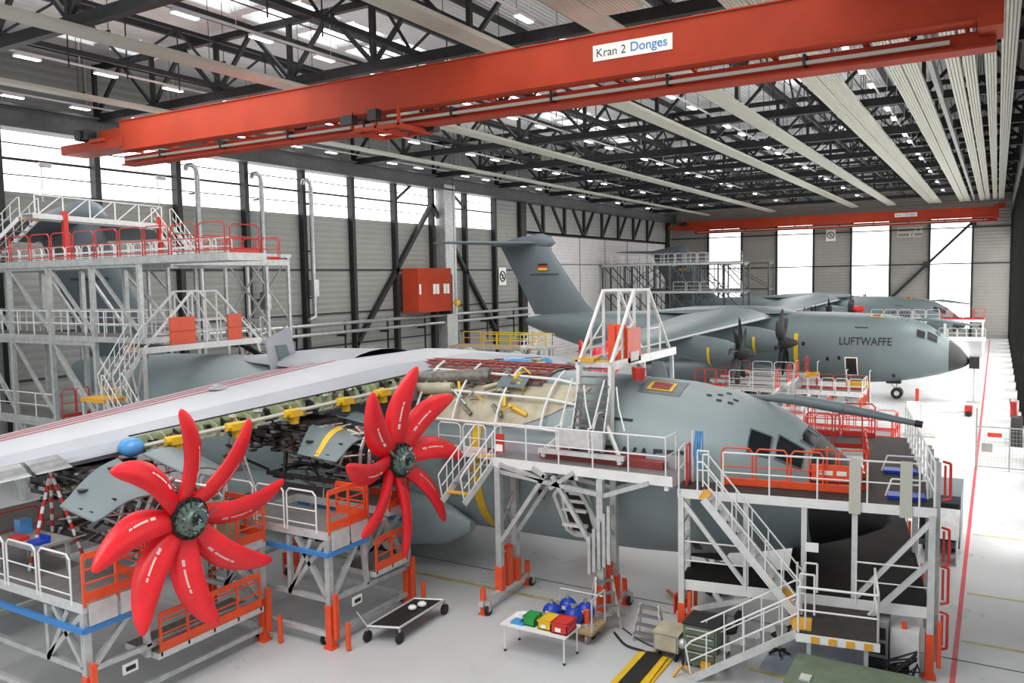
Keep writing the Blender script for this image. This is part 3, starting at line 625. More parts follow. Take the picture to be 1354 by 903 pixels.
# ---- the aircraft in the foreground
A1 = thing('transport_aircraft', 'grey transport aircraft with opened engines and red covers on its propeller blades', 'aircraft', (-2.5, 26, 0), group='transport aircraft in the hangar', local=True)
main_parts(A1, True)
for sg in (-1, 1):
    wg = wing(A1, sg, True)
    # leading edge skin only outboard of the outer engine
    q = MB()
    for d0, d1 in ((13.55, 14.35), (14.45, 21.2)):
        rr = []
        for d in (d0, (d0+d1)/2, d1):
            P = [wing_pt(d, c, 1, sg) for c in (.09,.05,.025,.01)]; le, te, z, th = wing_station(d)
            nose = Vector((le+.18, sg*d, z-.03)); L = [wing_pt(d, c, -1, sg) for c in (.01,.025,.05,.09)]
            rr.append(P + [nose] + L)
        q.loft(rr, closed=False, cap=False)
    q.build('leading_edge', 'silver' if sg < 0 else 'wingg', wg, True)
    # bare front spar with ribs, torque tube, actuators
    q = MB(); rn = random.Random(11)
    q0 = MB().loft([[wing_pt(d, c, 1, sg) for c in (.08,.05,.03)] + [wing_pt(d, .03, 1, sg)+Vector((.05,0,-.12))] for d in (11.8, 12.7, 13.6)], closed=False, cap=False); q0.build('edge_skin', 'wingg', wg, True)
    for d0, d1 in ((2.9, 11.8),):
        a, b = wing_pt(d0,.08,1,sg), wing_pt(d1,.08,1,sg); c_, d_ = wing_pt(d1,.08,-1,sg), wing_pt(d0,.08,-1,sg)
        off = Vector((.03,0,0)); q.quad(a+off, b+off, c_+off, d_+off)
        k = 0; d = d0
        while d < d1:
            a, b = wing_pt(d,.08,1,sg), wing_pt(d,.08,-1,sg); k += 1
            ln = .5 if k % 3 else .75
            q.add([a, b, b+Vector((ln*.8,0,.05)), a+Vector((ln*.45,0,-.12)), a+Vector((0,.05,0)), b+Vector((0,.05,0)), b+Vector((ln*.8,.05,.05)), a+Vector((ln*.45,.05,-.12))],
                  [(0,1,2,3),(4,7,6,5),(0,3,7,4),(1,5,6,2),(2,6,7,3)], 0 if k % 4 else 1)
            d += .34
        for i in range(90):
            d = rn.uniform(d0,d1); a = wing_pt(d,.08,1,sg).lerp(wing_pt(d,.08,-1,sg), rn.random()); s = rn.uniform(.04,.1)
            q.box(a.x+.05,a.x+.05+s*2,a.y-s,a.y+s,a.z-s*.6,a.z+s*.6, rn.choice([1,2,2,3]))
    q.build('front_spar', ['green','dark','pipe','white'], wg)
    q = MB(); pts = [wing_pt(d,.08,1,sg).lerp(wing_pt(d,.08,-1,sg),.45)+Vector((.55,0,0)) for d in (2.9,5,8,11,12)]
    q.path(pts, .065, 6); q.path([p+Vector((-.25,0,-.22)) for p in pts], .04, 5, 1); q.path([p+Vector((-.3,0,.3)) for p in pts], .025, 5, 2)
    q.build('torque_tube', ['cream','steel','black'], wg)
    for d in (4.2, 5.6, 7.4, 9.2, 10.9):
        p = wing_pt(d,.08,1,sg).lerp(wing_pt(d,.08,-1,sg),.5)+Vector((.5,0,-.02)); q = MB()
        q.box(p.x-.22,p.x+.16,p.y-.26,p.y+.26,p.z-.11,p.z+.1).tube(p+Vector((0,-.4,0)),p+Vector((0,.4,0)),.12,8).box(p.x-.1,p.x+.1,p.y-.1,p.y+.1,p.z-.35,p.z)
        q.build('actuator', 'yellow', wg)
    q = MB()
    for c in (.52,.66,.8):
        q.path([wing_pt(d,c,1,sg)+Vector((0,0,.015)) for d in (2.8,6,9,12,14.2,17,21)], .01, 4)
    q.build('red_cord', 'red', wg)
    q = MB()
    for d in (7.6, 14.6):
        p = wing_pt(d,.5,1,sg)+Vector((0,0,.02)); MB().tube(p, p+Vector((0,0,.06)), .3, 14).tube(p+Vector((0,0,.06)), p+Vector((0,0,.14)), .16, 12).build('filler_cap', 'steel', wg)
    q = MB()
    p = wing_pt(12.1,.04,1,sg)+Vector((.3,0,-.05)); q.ball(p, .36, 10, 7, 0, .75); q.build('foil_wrap', 'lblue', wg, True)
    if sg < 0:   # control surface standing up out of the wing
        a = Vector((-22.9,-.8,6.9)); b = Vector((-22.9,-2.25,6.85)); q = MB()
        q.slab(a, b, b+Vector((-.4,.1,1.25)), a+Vector((-.4,-.0,1.65)), .1)
        m_ = a.lerp(b,.5); q.slab(m_+Vector((.12,.3,.1)), m_+Vector((.12,-.3,.1)), m_+Vector((-.2,-.3,.95)), m_+Vector((-.2,.3,.95)), .04, 1)
        q.build('spoiler_panel', ['wingg','ac'], wg)
    else:
        q = MB(); p = wing_pt(4.5,.05,1,sg); q.ball(p+Vector((.5,0,-.05)), .8, 10, 6, 0, .35); q.build('foil_wrap', 'lblue', wg, True)
PH = {0:(-1, 2), 1:(1, -3)}
for sg in (-1, 1):
    for i in (0, 1):
        d, z = ENG[i]
        n = nacelle_open(A1, HUBX[i], sg*d, z, i == 0, 20+i+sg, sg)
        propeller(A1, HUBX[i]+.1, sg*d, z, PH[i][0]*(1 if sg<0 else -1), PH[i][1], True)
# centre section without its fairing: beige skin, white hoops, dark red ribs, ducts
T = A1
q = MB().loft([[surf(s0+(15.2-s0)*i/10, math.radians(a), .03) for i in range(11)] for s0, a in ((11.4,24),(10.6,30),(10.0,36),(9.6,42),(9.3,48),(9.1,54),(9.0,62))], cap=False, closed=False)
q.build('bare_skin', 'beige', T, True)
q = MB(); rn = random.Random(4)
for s in (10.2, 11.9, 13.6, 15.2):
    q.path([surf(s, math.radians(a), .2 + .16*(s-9)/6) for a in range(24, 80, 7)], .045, 6)
for a in (24, 44, 62): q.path([surf(s, math.radians(a), .2 + .16*(s-9)/6 - (.16 if s < 9.7 else 0)) for s in (9.2, 10.2, 11.9, 13.6, 15.2)], .05, 6)
q.build('fairing_hoop', 'white', T, True)
q = MB()
for s in [10.8+.5*k for k in range(15)]:
    q.path([surf(s, math.radians(a), .16) for a in range(58, 122, 6)], .045, 4)
for a in (62, 70, 78, 86, 94, 102, 112): q.path([surf(s, math.radians(a), .16) for s in (10.8, 12.5, 14.5, 16.5, 18)], .045, 4)
patch(q, 10.8, 18, 58, 115, .04, 1, 6, 6)
q.build('fairing_rib', ['maroon','pipe'], T)
q = MB()
for i in range(60):
    s = rn.uniform(11.2, 15.6); a = math.radians(rn.uniform(34, 66)); P = surf(s, a, rn.uniform(.05,.35)); P2 = surf(s+rn.uniform(-.7,.7), a+rn.uniform(-.15,.15), rn.uniform(.05,.4))
    q.tube(P, P2, rn.uniform(.02,.09), 6, rn.choice([0,0,1,2,3]))
q.tube(surf(15.6,math.radians(52),.35), surf(12.8,math.radians(60),.3), .26, 10, 0); q.tube(surf(15.5,math.radians(44),.3), surf(14.0,math.radians(46),.3), .22, 10, 1)
q.build('duct', ['pipe','beige','steel','yellow'], T, True)
q = MB(); patch(q, 11.2, 12.3, 50, 60, .32, 0, 3, 3); q.build('access_tray', 'ac', T)
q = MB().box(-15.6,-15.2,-3.05,-2.75,6.15,6.9); q.build('panel_block', 'acdark', T)
MB().tube((-31.5,-2.1,7.0),(-31.5,-2.1,7.5),.28,8).build('red_bung','red',T)
# ---- second aircraft: complete, with spinners
A2 = thing('transport_aircraft', 'complete grey transport aircraft with fully visible dark lettering and bare grey propellers', 'aircraft', (-1.7, 74, 0), group='transport aircraft in the hangar', local=True)
main_parts(A2, False)
for sg in (-1, 1):
    wing(A2, sg, False)
    q = MB(); rr = []
    for d in (3.2, 9, 15, 21): rr.append([wing_pt(d, c, 1, sg)+Vector((.02,0,.02)) for c in (.0,.01,.02)])
    q.loft(rr, closed=False, cap=False).build('slat', 'wingw', A2)
for sg in (-1, 1):
    for i in (0, 1):
        d, z = ENG[i]; nacelle_closed(A2, HUBX[i], sg*d, z); propeller(A2, HUBX[i], sg*d, z, PH[i][0]*(1 if sg<0 else -1), 12+20*i, False)
# ---- third aircraft at the far end, inside docks
A3 = copy_tree(A2, (-3.4, 122, 0), label='grey transport aircraft by the end wall with its fin inside a scaffold')
q = MB(); q.ball((-12.2,-6.3,5.6),.85,10,6,0,.6); ob = q.build('intake_cover','red', A3, True)
# ================================================================ docks and stairs
def rail(T, pts, z, mt='white', h=1.1, r=.024, mid=1, sp=1.5, kick=False, name='guardrail', open_=False):
    """tube guardrail along a polyline of (x, y[, z]) points"""
    P = [Vector((p[0], p[1], p[2] if len(p) > 2 else z)) for p in pts]; q = MB(); up = Vector((0,0,1))
    for a, b in zip(P[:-1], P[1:]):
        q.tube(a+up*h, b+up*h, r, 6)
        for k in range(1, mid+1): q.tube(a+up*h*k/(mid+1), b+up*h*k/(mid+1), r*.85, 5)
        n = max(1, round((b-a).length/sp))
        for i in range(n+1): c = a.lerp(b, i/n); q.tube(c-up*.12, c+up*h, r, 5)
        if kick: q.bar(a+up*.09, b+up*.09, .02, .18)
    return q.build(name, mt, T)
def panels(T, a, b, z, mt, h=1.05, w=1.0, z2=None, foot=True):
    """row of separate hoop shaped barrier panels; each one is a part"""
    A = Vector((a[0],a[1],z)); B = Vector((b[0],b[1],z if z2 is None else z2)); n = max(1, round((B-A).length/w)); up = Vector((0,0,1))
    for i in range(n):
        p = A.lerp(B, (i+.05)/n); s = A.lerp(B, (i+.95)/n); d = (s-p)*.1; q = MB()
        q.path([p-up*.1, p+up*(h-.12), p+d+up*h, s-d+up*h, s+up*(h-.12), s-up*.1], .026, 6); q.tube(p+up*h*.5, s+up*h*.5, .02, 5); q.tube(p+up*.14, s+up*.14, .02, 5)
        if foot: q.bar(p+up*.07, s+up*.07, .02, .14)
        q.build('guardrail', mt, T)
def deck(T, x0, x1, y0, y1, z, th=.22, mats=('white','mesh'), name='deck'):
    q = MB().box(x0, x1, y0, y1, z-th, z, 0, 1)
    for x in (x0+.2, (x0+x1)/2, x1-.2): q.box(x-.06, x+.06, y0+.05, y1-.05, z-th-.14, z-th)
    return q.build(name, list(mats), T)
def leg(T, x, y, z1, red=1.2, w=.16, mt='alu', pad=True):
    q = MB().box(x-w/2, x+w/2, y-w/2, y+w/2, red, z1).box(x-w*.62, x+w*.62, y-w*.62, y+w*.62, .05, red+.02, 1)
    q.box(x-w*.3+.22, x+w*.3+.22, y-w*.4, y+w*.4, .3, red+.35, 1)
    if pad: q.box(x-.16, x+.16, y-.16, y+.16, 0, .06, 1)
    return q.build('leg', [mt, 'orange'], T)
def castor(T, x, y, r=.16):
    return MB().wheel((x, y, r), r, .1, 0, 12, 0, 1).box(x-.09, x+.09, y-.05, y+.05, r, r*2+.1, 1).build('castor', ['black', 'steel'], T)
def braces(T, segs, w=.12, mt='alu', name='brace'):
    for a, b in segs: MB().bar(a, b, w, w).build(name, mt, T)
def stair(T, p0, p1, wv, n=None, hand=(-1, 1), mt='alu', step='plate', edge=True, hh=1.0):
    """flight from p0 (bottom centre) to p1 (top centre); wv = half width vector"""
    A, B, W = Vector(p0), Vector(p1), Vector(wv); up = Vector((0,0,1)); n = n or max(3, round((B.z-A.z)/.24))
    q = MB()
    for s in (-1, 1): q.bar(A+W*s, B+W*s, .05, .2)
    f_ = q.build('stair_flight', mt, T); d = (B-A); d.z = 0; d = d.normalized()
    for i in range(1, n+1):
        c = A.lerp(B, i/(n+.0) if i < n else 1); q = MB(); ww = W*.97; a = d*.13
        last = edge and (i == n or i == 1)
        q.slab(c-ww-a, c+ww-a, c+ww+a, c-ww+a, .035)
        q.build('step', 'amber' if last else step, f_)
    for s in hand:
        q = MB(); a, b = A+W*s, B+W*s; e = d*.25
        q.path([a+up*.15, a+up*(hh-.15)-e*.5, a+up*hh, b+up*hh, b+up*hh+e*.6, b+up*.1+e*.6], .024, 6); q.path([a+up*hh*.5, b+up*hh*.5], .02, 5)
        for t in (.15,.32,.5,.68,.85): c = a.lerp(b, t); q.tube(c, c+up*hh, .02, 5)
        q.build('handrail', 'white', f_)
    return f_
# ---- gantry beside the fuselage
T = thing('access_gantry', 'grey gantry platform on four tall orange-footed legs beside the open fuselage', 'work platform', (-11.8, 22.2, 0))
ZC = 4.72
deck(T, -13.9, -7.8, 22.0, 23.05, ZC, .3, ('white','plate'))
MB().box(-16.6, -13.9, 22.6, 23.3, ZC-.25, ZC-.05, 0, 1).build('deck', ['white','maroon'], T)
for x in (-13.55, -10.0):
    for y in (21.95, 22.95):
        MB().box(x-.1, x+.1, y-.1, y+.1, 1.15, ZC-.3).box(x-.13, x+.13, y-.13, y+.13, .42, 1.2, 1).build('leg', ['steel','orange'], T)
    MB().box(x-.1,x+.1,22.3,22.6,.44,1.75,0).build('jack','orange',T)
    MB().box(x-.08, x+.08, 20.75, 23.9, .28, .44).build('base_beam', 'alu', T)
    for y in (20.9, 23.7):
        castor(T, x+.18, y); MB().tube((x,y,.02),(x,y,.82),.09,8).box(x-.13,x+.13,y-.13,y+.13,0,.03).build('outrigger','orange',T)
    MB().bar((x,22.05,1.6),(x,22.05,3.4),.05).bar((x,21.95,2.4),(x,22.95,3.4),.05).bar((x,21.95,3.4),(x,22.95,2.4),.05).bar((x,21.95,1.6),(x,22.95,1.6),.06).bar((x,21.95,3.4),(x,22.95,3.4),.06).build('ladder_brace','steel',T)
for y in (21.95, 22.95):
    braces(T, [((-13.5,y,2.0),(-11.85,y,4.35)), ((-10.05,y,2.0),(-11.6,y,4.35)), ((-11.85,y,4.3),(-12.3,y,ZC-.2)), ((-11.7,y,3.95),(-10.9,y,ZC-.2)), ((-10.0,y,3.9),(-8.5,y,ZC-.25)), ((-13.5,y,4.3),(-10,y,3.95)), ((-13.5,y,ZC-.2),(-12,y,4.2))], .13, 'steel')
for k in range(5): MB().box(-10.35+.16*k,-10.25+.16*k,21.72,21.8,1.55+.1*k,2.7+.25*k).build('spare_tube','steel',T)
MB().box(-13.9,-7.8,23.0,23.06,ZC,ZC+.36).build('toe_board','lilac',T)
rail(T, [(-13.7,22.02),(-8.0,22.02)], ZC, 'white', 1.1, .026, 1, 1.15); rail(T, [(-8.0,22.02),(-8.0,22.9)], ZC, 'white')
panels(T, (-16.4,22.65), (-14.4,22.65), ZC-.05, 'white', .9, 1.0)
stair(T, (-14.6, 20.9, 3.4), (-14.15, 22.2, ZC-.05), (.42,.0,0), 5)
MB().box(-13.75,-13.4,22.05,22.1,ZC+.15,ZC+.75).box(-13.72,-13.43,22.02,22.05,ZC+.2,ZC+.42,1).build('notice_board',['red','paper'],T)
# ---- trestle stair that bridges over the fuselage
T = thing('bridge_trestle', 'white trestle stair with an orange gate bridging over the red bladed aircraft', 'stairs', (-11, 24.5, ZC))
PZ = 7.72
q = MB().box(-11.5,-10.2,23.6,29.0,PZ-.16,PZ,0,1); q.box(-11.55,-11.45,23.5,29.1,PZ-.2,PZ+.06).box(-10.25,-10.15,23.5,29.1,PZ-.2,PZ+.06); q.build('deck', ['alu','plate'], T)
stair(T, (-10.85,22.75,ZC+.3), (-10.85,23.75,PZ), (.55,0,0), 11, hand=())
for x in (-11.4, -10.3):
    q = MB(); A = Vector((x,23.5,PZ)); B = Vector((x,25.4,9.95)); Cc = Vector((x,26.7,9.95)); D = Vector((x,28.8,PZ))
    q.bar(A,B,.09).bar(B,Cc,.09).bar(Cc,D,.09).bar(B,(x,25.4,PZ),.08).bar(Cc,(x,26.7,PZ),.08).bar((x,24.4,PZ),(x,24.4,8.75),.06).bar((x,27.8,PZ),(x,27.8,8.8),.06)
    q.bar((x,24.4,8.4),(x,25.4,8.4),.05).bar((x,26.7,8.6),(x,27.8,8.6),.05).bar((x,24.0,8.1),(x,25.4,8.1),.05).bar(A,(x,25.4,PZ+1.2),.04)
    q.build('side_frame', 'white', T)
    q = MB().bar((x,23.5,PZ-.1),(x-.02,23.45,ZC+.6),.15).bar((x,29,PZ-.1),(x,29.2,ZC-.2),.12).build('upright', 'white', T)
    q = MB().path([(x-.1,23.2,ZC+2.5),(x-.25,22.6,ZC+1.1),(x-.25,22.3,ZC+1.1),(x-.2,22.25,ZC+.4),(x-.2,22.6,ZC+.4)],.03).path([(x-.2,22.3,ZC+.7),(x-.2,22.9,ZC+1.5),(x-.1,23.3,ZC+1.5)],.026).path([(x+.9,22.4,ZC+1.1),(x+.5,22.9,ZC+1.7),(x+.3,23.2,ZC+2.3)],.026).build('handrail','white',T)
q = MB()
for s in (-1,1): q.bar((-10.85+s*1.25,22.4,ZC+.35),(-10.85+s*.5,23.2,ZC+1.1),.1).bar((-10.85+s*1.25,22.4,ZC+.35),(-10.85+s*1.3,22.4,ZC+.1),.14)
q.box(-12.3,-9.4,22.3,22.44,ZC+.22,ZC+.36).box(-11.6,-10.1,22.35,22.5,ZC+.5,ZC+1.0); q.build('base_frame','alu',T)
MB().box(-12.4,-8.3,22.6,22.95,ZC,ZC+.22).box(-12.0,-11.2,22.9,22.98,ZC+.2,ZC+.36).box(-10.3,-9.0,22.9,22.98,ZC+.2,ZC+.34).build('base_rail','maroon',T)
MB().bar((-11.4,25.4,9.95),(-10.3,25.4,9.95),.08).bar((-11.4,26.7,9.95),(-10.3,26.7,9.95),.08).build('top_tie','white',T)
MB().box(-10.85,-10.2,24.5,24.57,PZ-.1,PZ+1.15).box(-10.22,-10.15,24.5,25.6,PZ-.1,PZ+1.0).box(-10.6,-10.56,24.46,24.5,PZ,PZ+1.1,1).box(-10.15,-10.1,24.7,25.3,PZ-.05,PZ+.25,2).build('gate','orange' and ['orange','red','paper'],T)
MB().box(-11.6,-10.9,23.5,24.0,PZ+.0,PZ+.12).build('step_edge','amber',T)
# ---- nose dock (local frame, turned a little)
DN = thing('nose_dock', 'two storey dark decked platform with zigzag stairs around the red bladed aircraft nose', 'work platform', (-7.5, 21.9, 0), math.radians(9), local=True)
T = DN; Z1, Z2, WX = 4.45, 1.85, 6.3
q = MB().box(0-.1, 3.8, -.05, .95, Z1-.26, Z1, 0, 1).box(3.8, WX+.1, -.05, 1.3, Z1-.26, Z1, 0, 1).box(4.9, WX+.1, 1.3, 9.5, Z1-.26, Z1, 0, 1).box(3.0,4.9,7.0,9.5,Z1-.26,Z1,0,1)
q.build('deck', ['white','mesh'], T)
MB().box(0, WX, 0, 1.15, Z2-.3, Z2, 0, 1).box(2.8, WX, 1.15, 9.4, Z2-.3, Z2, 0, 1).box(0, 2.8, 1.15, 1.6, Z2-.3, Z2, 0, 1).build('deck', ['white','mesh_shade'], T)
MB().box(3.15, 5.05, -2.0, 0, Z2-.5, Z2-.28, 0, 1).build('landing', ['white','mesh'], T)
for x in (3.5,3.9,4.3,4.7): MB().box(x,x+.18,-2.03,-2.0,Z2-.48,Z2-.32,0).build('edge_marking','amber',T)
for x, y in ((0,0),(WX,0),(0,1.1),(WX,4.5),(WX,9.2),(3.3,9.2)): leg(T, x, y, Z1-.2, 1.15, .16)
for x in (3.45, 4.75): MB().box(x-.05,x+.05,-1.9,-1.8,0,Z2-.5).build('leg','alu',T)
for x in (1.75, 3.25, 4.5): MB().box(x-.07,x+.07,.02,.16,Z2-.3,Z1-.2).build('leg','alu',T)
braces(T, [((0,0,Z1-.3),(1.75,0.05,Z2)), ((WX,0,Z1-.35),(4.5,0.1,Z2-.05)), ((WX,0,Z1-1.4),(WX-2.2,-.4,.7)), ((0,.02,.9),(1.9,.02,Z2-.35)), ((.9,.02,Z2-.3),(1.1,.02,1.3)), ((WX,0,Z2-.3),(WX,4.5,.9)), ((0,0,Z2-.3),(0,1.1,.9))], .12)
rail(T, [(.45,0),(.75,0)], Z1, 'white'); rail(T, [(1.15,-.03),(WX-.3,-.03)], Z1, 'white', 1.1, .026, 1, 1.1)
rail(T, [(-.05,-.1),(-.05,.9)], Z1, 'white', 1.1, .026)
panels(T, (.1,.85), (.1,.3), Z1, 'red', 1.15, .55)
panels(T, (.95,.9), (3.75,.9), Z1, 'orange', 1.05, .8)
panels(T, (3.8,1.0), (3.8,1.25), Z1, 'orange', 1.15, .5)
panels(T, (3.3,1.0), (4.85,1.3), Z1, 'orange', 1.1, .8); panels(T, (4.85,1.3), (4.85,5.0), Z1, 'red', 1.1, .95)
panels(T, (3.0,7.1), (4.9,7.1), Z1, 'red', 1.15, .95); panels(T, (3.0,9.3), (5.4,9.3), Z1, 'red', 1.2, 1.2)
MB().box(1.0,4.6,.78,.92,Z1+.01,Z1+.2).box(3.4,4.7,1.0,1.06,Z1+.25,Z1+.7).box(3.6,3.95,.98,1.0,Z1+.42,Z1+.54,1).box(4.05,4.3,.98,1.0,Z1+.42,Z1+.54,1).build('toe_board', ['orange','paper'], T)
rail(T, [(WX+.05,0),(WX+.05,9.4)], Z1, 'white', 1.15, .03, 2, .95)
q = MB()
for y in (0.3,.8,2,2.5): q.box(WX+.1,WX+.22,y,y+.12,.3,Z1+1.1)
for k in range(14): q.bar((WX+.16,.3,.5+.33*k),(WX+.16,.9,.5+.33*k),.035)
for k in range(14): q.bar((WX+.16,2,.5+.33*k),(WX+.16,2.6,.5+.33*k),.035)
q.build('ladder','steel',T)
for z in (.7, 1.9, 2.9, 4.6): MB().path([(WX+.24,.2,z),(WX+.42,.2,z+.05),(WX+.42,.2,z+.95),(WX+.24,.2,z+1.0)],.035).tube((WX+.3,.22,z+.1),(WX+.3,.22,z+.9),.03,6).build('swing_gate','red',T)
for x in (4.35, 5.55): MB().box(x,x+.28,-.1,-.06,Z1-.3,Z1+1.15).build('cover_strip','cream',T)
for y0, x0 in ((1.6,5.25),(4.6,5.3)):
    f_ = MB().path([(x0,-1.0+y0,Z1+.06),(x0+.15,-.9+y0,Z1+.5),(x0+1.0,-.9+y0,Z1+.5),(x0+1.0,-1.0+y0,Z1+.06)],.025).box(x0+.05,x0+.95,y0-1.1,y0-.6,Z1+.01,Z1+.1,1); f_.build('folding_step',['white','blue'],T)
rail(T, [(0,0),(1.75,0)], Z2, 'white'); rail(T, [(4.55,0),(WX,0)], Z2, 'white', 1.0); rail(T, [(0,.0),(0,1.1)], Z2, 'white')
rail(T, [(3.2,-1.95),(5.0,-1.95)], Z2-.28, 'white', 1.15, .03); rail(T, [(5.0,-1.95),(5.0,0)], Z2-.28, 'white', 1.15, .03)
rail(T, [(3.1,-.3),(3.1,-.0)], Z2-.28, 'white', 1.1, .028); rail(T, [(2.6,7.4),(WX,7.4)], Z2, 'steel', 1.0)
MB().path([(3.15,-.35,Z2),(3.3,-.35,Z2+.95),(3.6,-.35,Z2+.95),(3.6,-.4,Z2+.2)],.028).path([(3.2,-.95,Z2-.1),(3.2,-.95,Z2+.85),(3.55,-.95,Z2+.85),(3.55,-.95,Z2-.2)],.028).build('handrail','white',T)
stair(T, (3.1,-.6,Z2-.2), (.75,-.5,Z1), (0,.48,0), 10, step='alu')
stair(T, (.55,-1.75,.05), (3.15,-1.35,Z2-.35), (-.06,.45,0), 7, hh=1.0)
MB().box(3.05,3.5,-1.8,-1.0,Z2-.3,Z2-.26).build('step_edge','amber',T)
MB().box(3.28,3.62,-.02,0,3.0,3.25).build('notice_board','paper',T)
for z in (1.2, 2.8, 3.4): MB().bar((-.0,.05,z),(.0,1.05,z),.06).build('tie_bar','steel',T)
MB().box(-.25,-.2,.1,.5,.75,1.25).box(-.2,-.15,.55,.95,.8,1.3).build('chain_guard','red',T)
# blue lashing strap bundle on the left upright
t = thing('strap_bundle', 'blue straps hanging from the upright at the left corner of the nose dock', 'straps', (-7.2, 22.5, 5.6))
q = MB(); rn = random.Random(8)
for k in range(7): q.path([(-7.35+.03*k,22.75,5.95),(-7.38+.03*k+rn.uniform(-.05,.05),22.73,5.3),(-7.3+.025*k,22.75,4.75+.2*(k%3))],.022,5)
q.build('strap','lblue',t); MB().tube((-7.45,22.75,4.4),(-7.45,22.75,5.95),.03,6).build('hook_post','white',t)
# ---- engine docks
def engine_dock(name_label, x0, y0, x1, y1, zd, low, cut, side, seed):
    """x1 = front (propeller side). The deck is U shaped around the engine"""
    T = thing('engine_dock', name_label, 'work platform', ((x0+x1)/2, (y0+y1)/2, 0), group='engine docks of the red bladed aircraft')
    yc = (y0+y1)/2
    q = MB().box(x0, x1, y0, y0+cut, zd-.25, zd, 0, 1).box(x0, x1, y1-cut*.6, y1, zd-.25, zd, 0, 1).box(x0, x0+1.6, y0+cut, y1-cut*.6, zd-.25, zd, 0, 1); q.build('deck', ['alu','plate'], T)
    MB().box(x1-1.2, x1+.15, y0+cut+.1, y1-.3, low-.16, low, 0, 1).build('lower_deck', ['alu','plate'], T)
    for yy in (y0, y1): MB().box(x0+.6, x1+.02, yy-.06, yy+.06, zd-.72, zd-.6).build('edge_strip','inkb',T)
    MB().box(x1, x1+.05, y0, y0+cut, zd-.72, zd-.58).build('edge_strip','inkb',T)
    for yy in (y0+.1, y1-.1):
        for x in (x1-.1, x0+.3):
            leg(T, x, yy, zd-.25, 1.25, .17, 'steel'); castor(T, x-.35, yy+.1, .15)
            MB().tube((x+.55 if x > x1-1 else x-.5,yy+.1,.02),(x+.55 if x > x1-1 else x-.5,yy+.1,.8),.075,8).build('outrigger','orange',T)
        MB().bar((x0+.3,yy,.38),(x1-.1,yy,.38),.13).build('base_beam','alu',T)
        braces(T, [((x1-.1,yy,1.35),(x1-1.3,yy,zd-.3)), ((x1-1.6,yy,zd-.3),(x1-1.6,yy,1.35)), ((x1-.1,yy,1.4),(x0+.3,yy,1.4)), ((x1-1.6,yy,1.4),(x1-.7,yy,zd-.3)), ((x0+.3,yy,1.3),(x0+1.6,yy,zd-.3)), ((x1-.2,yy,zd-.35),(x1-1.6,yy,1.45))], .13, 'steel')
    braces(T, [((x1-.1,y0,1.4),(x1-.1,y1,1.25)), ((x1-.1,y0+.1,.38),(x1-.1,y1-.1,.38)), ((x0+.3,y0,1.3),(x0+.3,y1,1.3)), ((x1-.1,y0+.2,1.4),(x1-.1,y0+1.6,zd-.3)), ((x1-.1,y0+1.7,1.35),(x1-.1,y0+1.5,zd-.3)), ((x1-.1,y1-.2,1.3),(x1-.1,y1-1.2,zd-.3)), ((x1-.15,y0+cut,low-.1),(x1-.15,y0+cut,zd-.2))], .13, 'steel')
    # barriers: white at the side, orange frames at the front
    panels(T, (x0+.1,y0), (x1-.35,y0), zd, 'white', 1.1, 1.3, foot=False)
    def frame_panel(a, b, z, h=1.1):
        A, B = Vector((a[0],a[1],z)), Vector((b[0],b[1],z)); up = Vector((0,0,1)); q = MB()
        q.bar(A+up*h,B+up*h,.05,.14).bar(A+up*.12,B+up*.12,.04,.24); n = max(1, round((B-A).length/.75))
        for i in range(n+1): c = A.lerp(B,i/n); q.bar(c-up*.1,c+up*h,.06)
        q.bar(A+up*.45,B+up*.45,.035).bar(A+up*.78,B+up*.78,.035)
        q.build('guardrail','orange',T)
    frame_panel((x1,y0+.05),(x1,y0+cut),zd); frame_panel((x1-.0,y1-cut*.6),(x1-.0,y1-.05),zd); frame_panel((x1-.05,y1),(x1-1.6,y1),zd)
    frame_panel((x1+.12,y0+cut+.2),(x1+.12,y1-.4),low,.95); frame_panel((x1-.1,y0+cut),(x1-1.2,y0+cut),zd,.9)
    panels(T, (x1-1.7,y1), (x0+.1,y1), zd, 'white', 1.1, 1.4, foot=False)
    for k in range(2): MB().box(x1+.03,x1+.07,y0+.12+.8*k,y0+.82+.8*k,zd-.56,zd-.04).build('skirt_plate','alu',T)
    MB().box(x1+.0,x1+.04,y0+.9,y0+1.3,.95,1.2).box(x1+.04,x1+.05,y0+.97,y0+1.23,1.02,1.13,1).build('notice_board',['paper','ink'],T)
    return T
engine_dock('orange railed engine dock at the outer of the two red propellers', -24.2, 10.85, -18.1, 16.4, 3.05, 1.15, 1.7, 0, 1)
engine_dock('orange railed engine dock at the inner of the two red propellers'  , -21.5, 16.75, -16.0, 20.5, 3.4, 1.7, 1.7, 0, 2)
# red barriers on a dock far behind the outer engine
T = thing('wing_dock', 'low work platform with dark red barriers in the shade below the outer wing', 'work platform', (-28, 15, 0))
deck(T, -31, -26, 11.5, 20, 2.4, .25, ('steel','mesh'))
for x in (-30.8,-26.2):
    for y in (11.8,19.8): leg(T, x, y, 2.2, 1.0)
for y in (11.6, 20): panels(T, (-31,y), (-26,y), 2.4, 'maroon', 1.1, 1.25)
panels(T, (-26,11.6), (-26,20), 2.4, 'red', 1.15, 1.4)
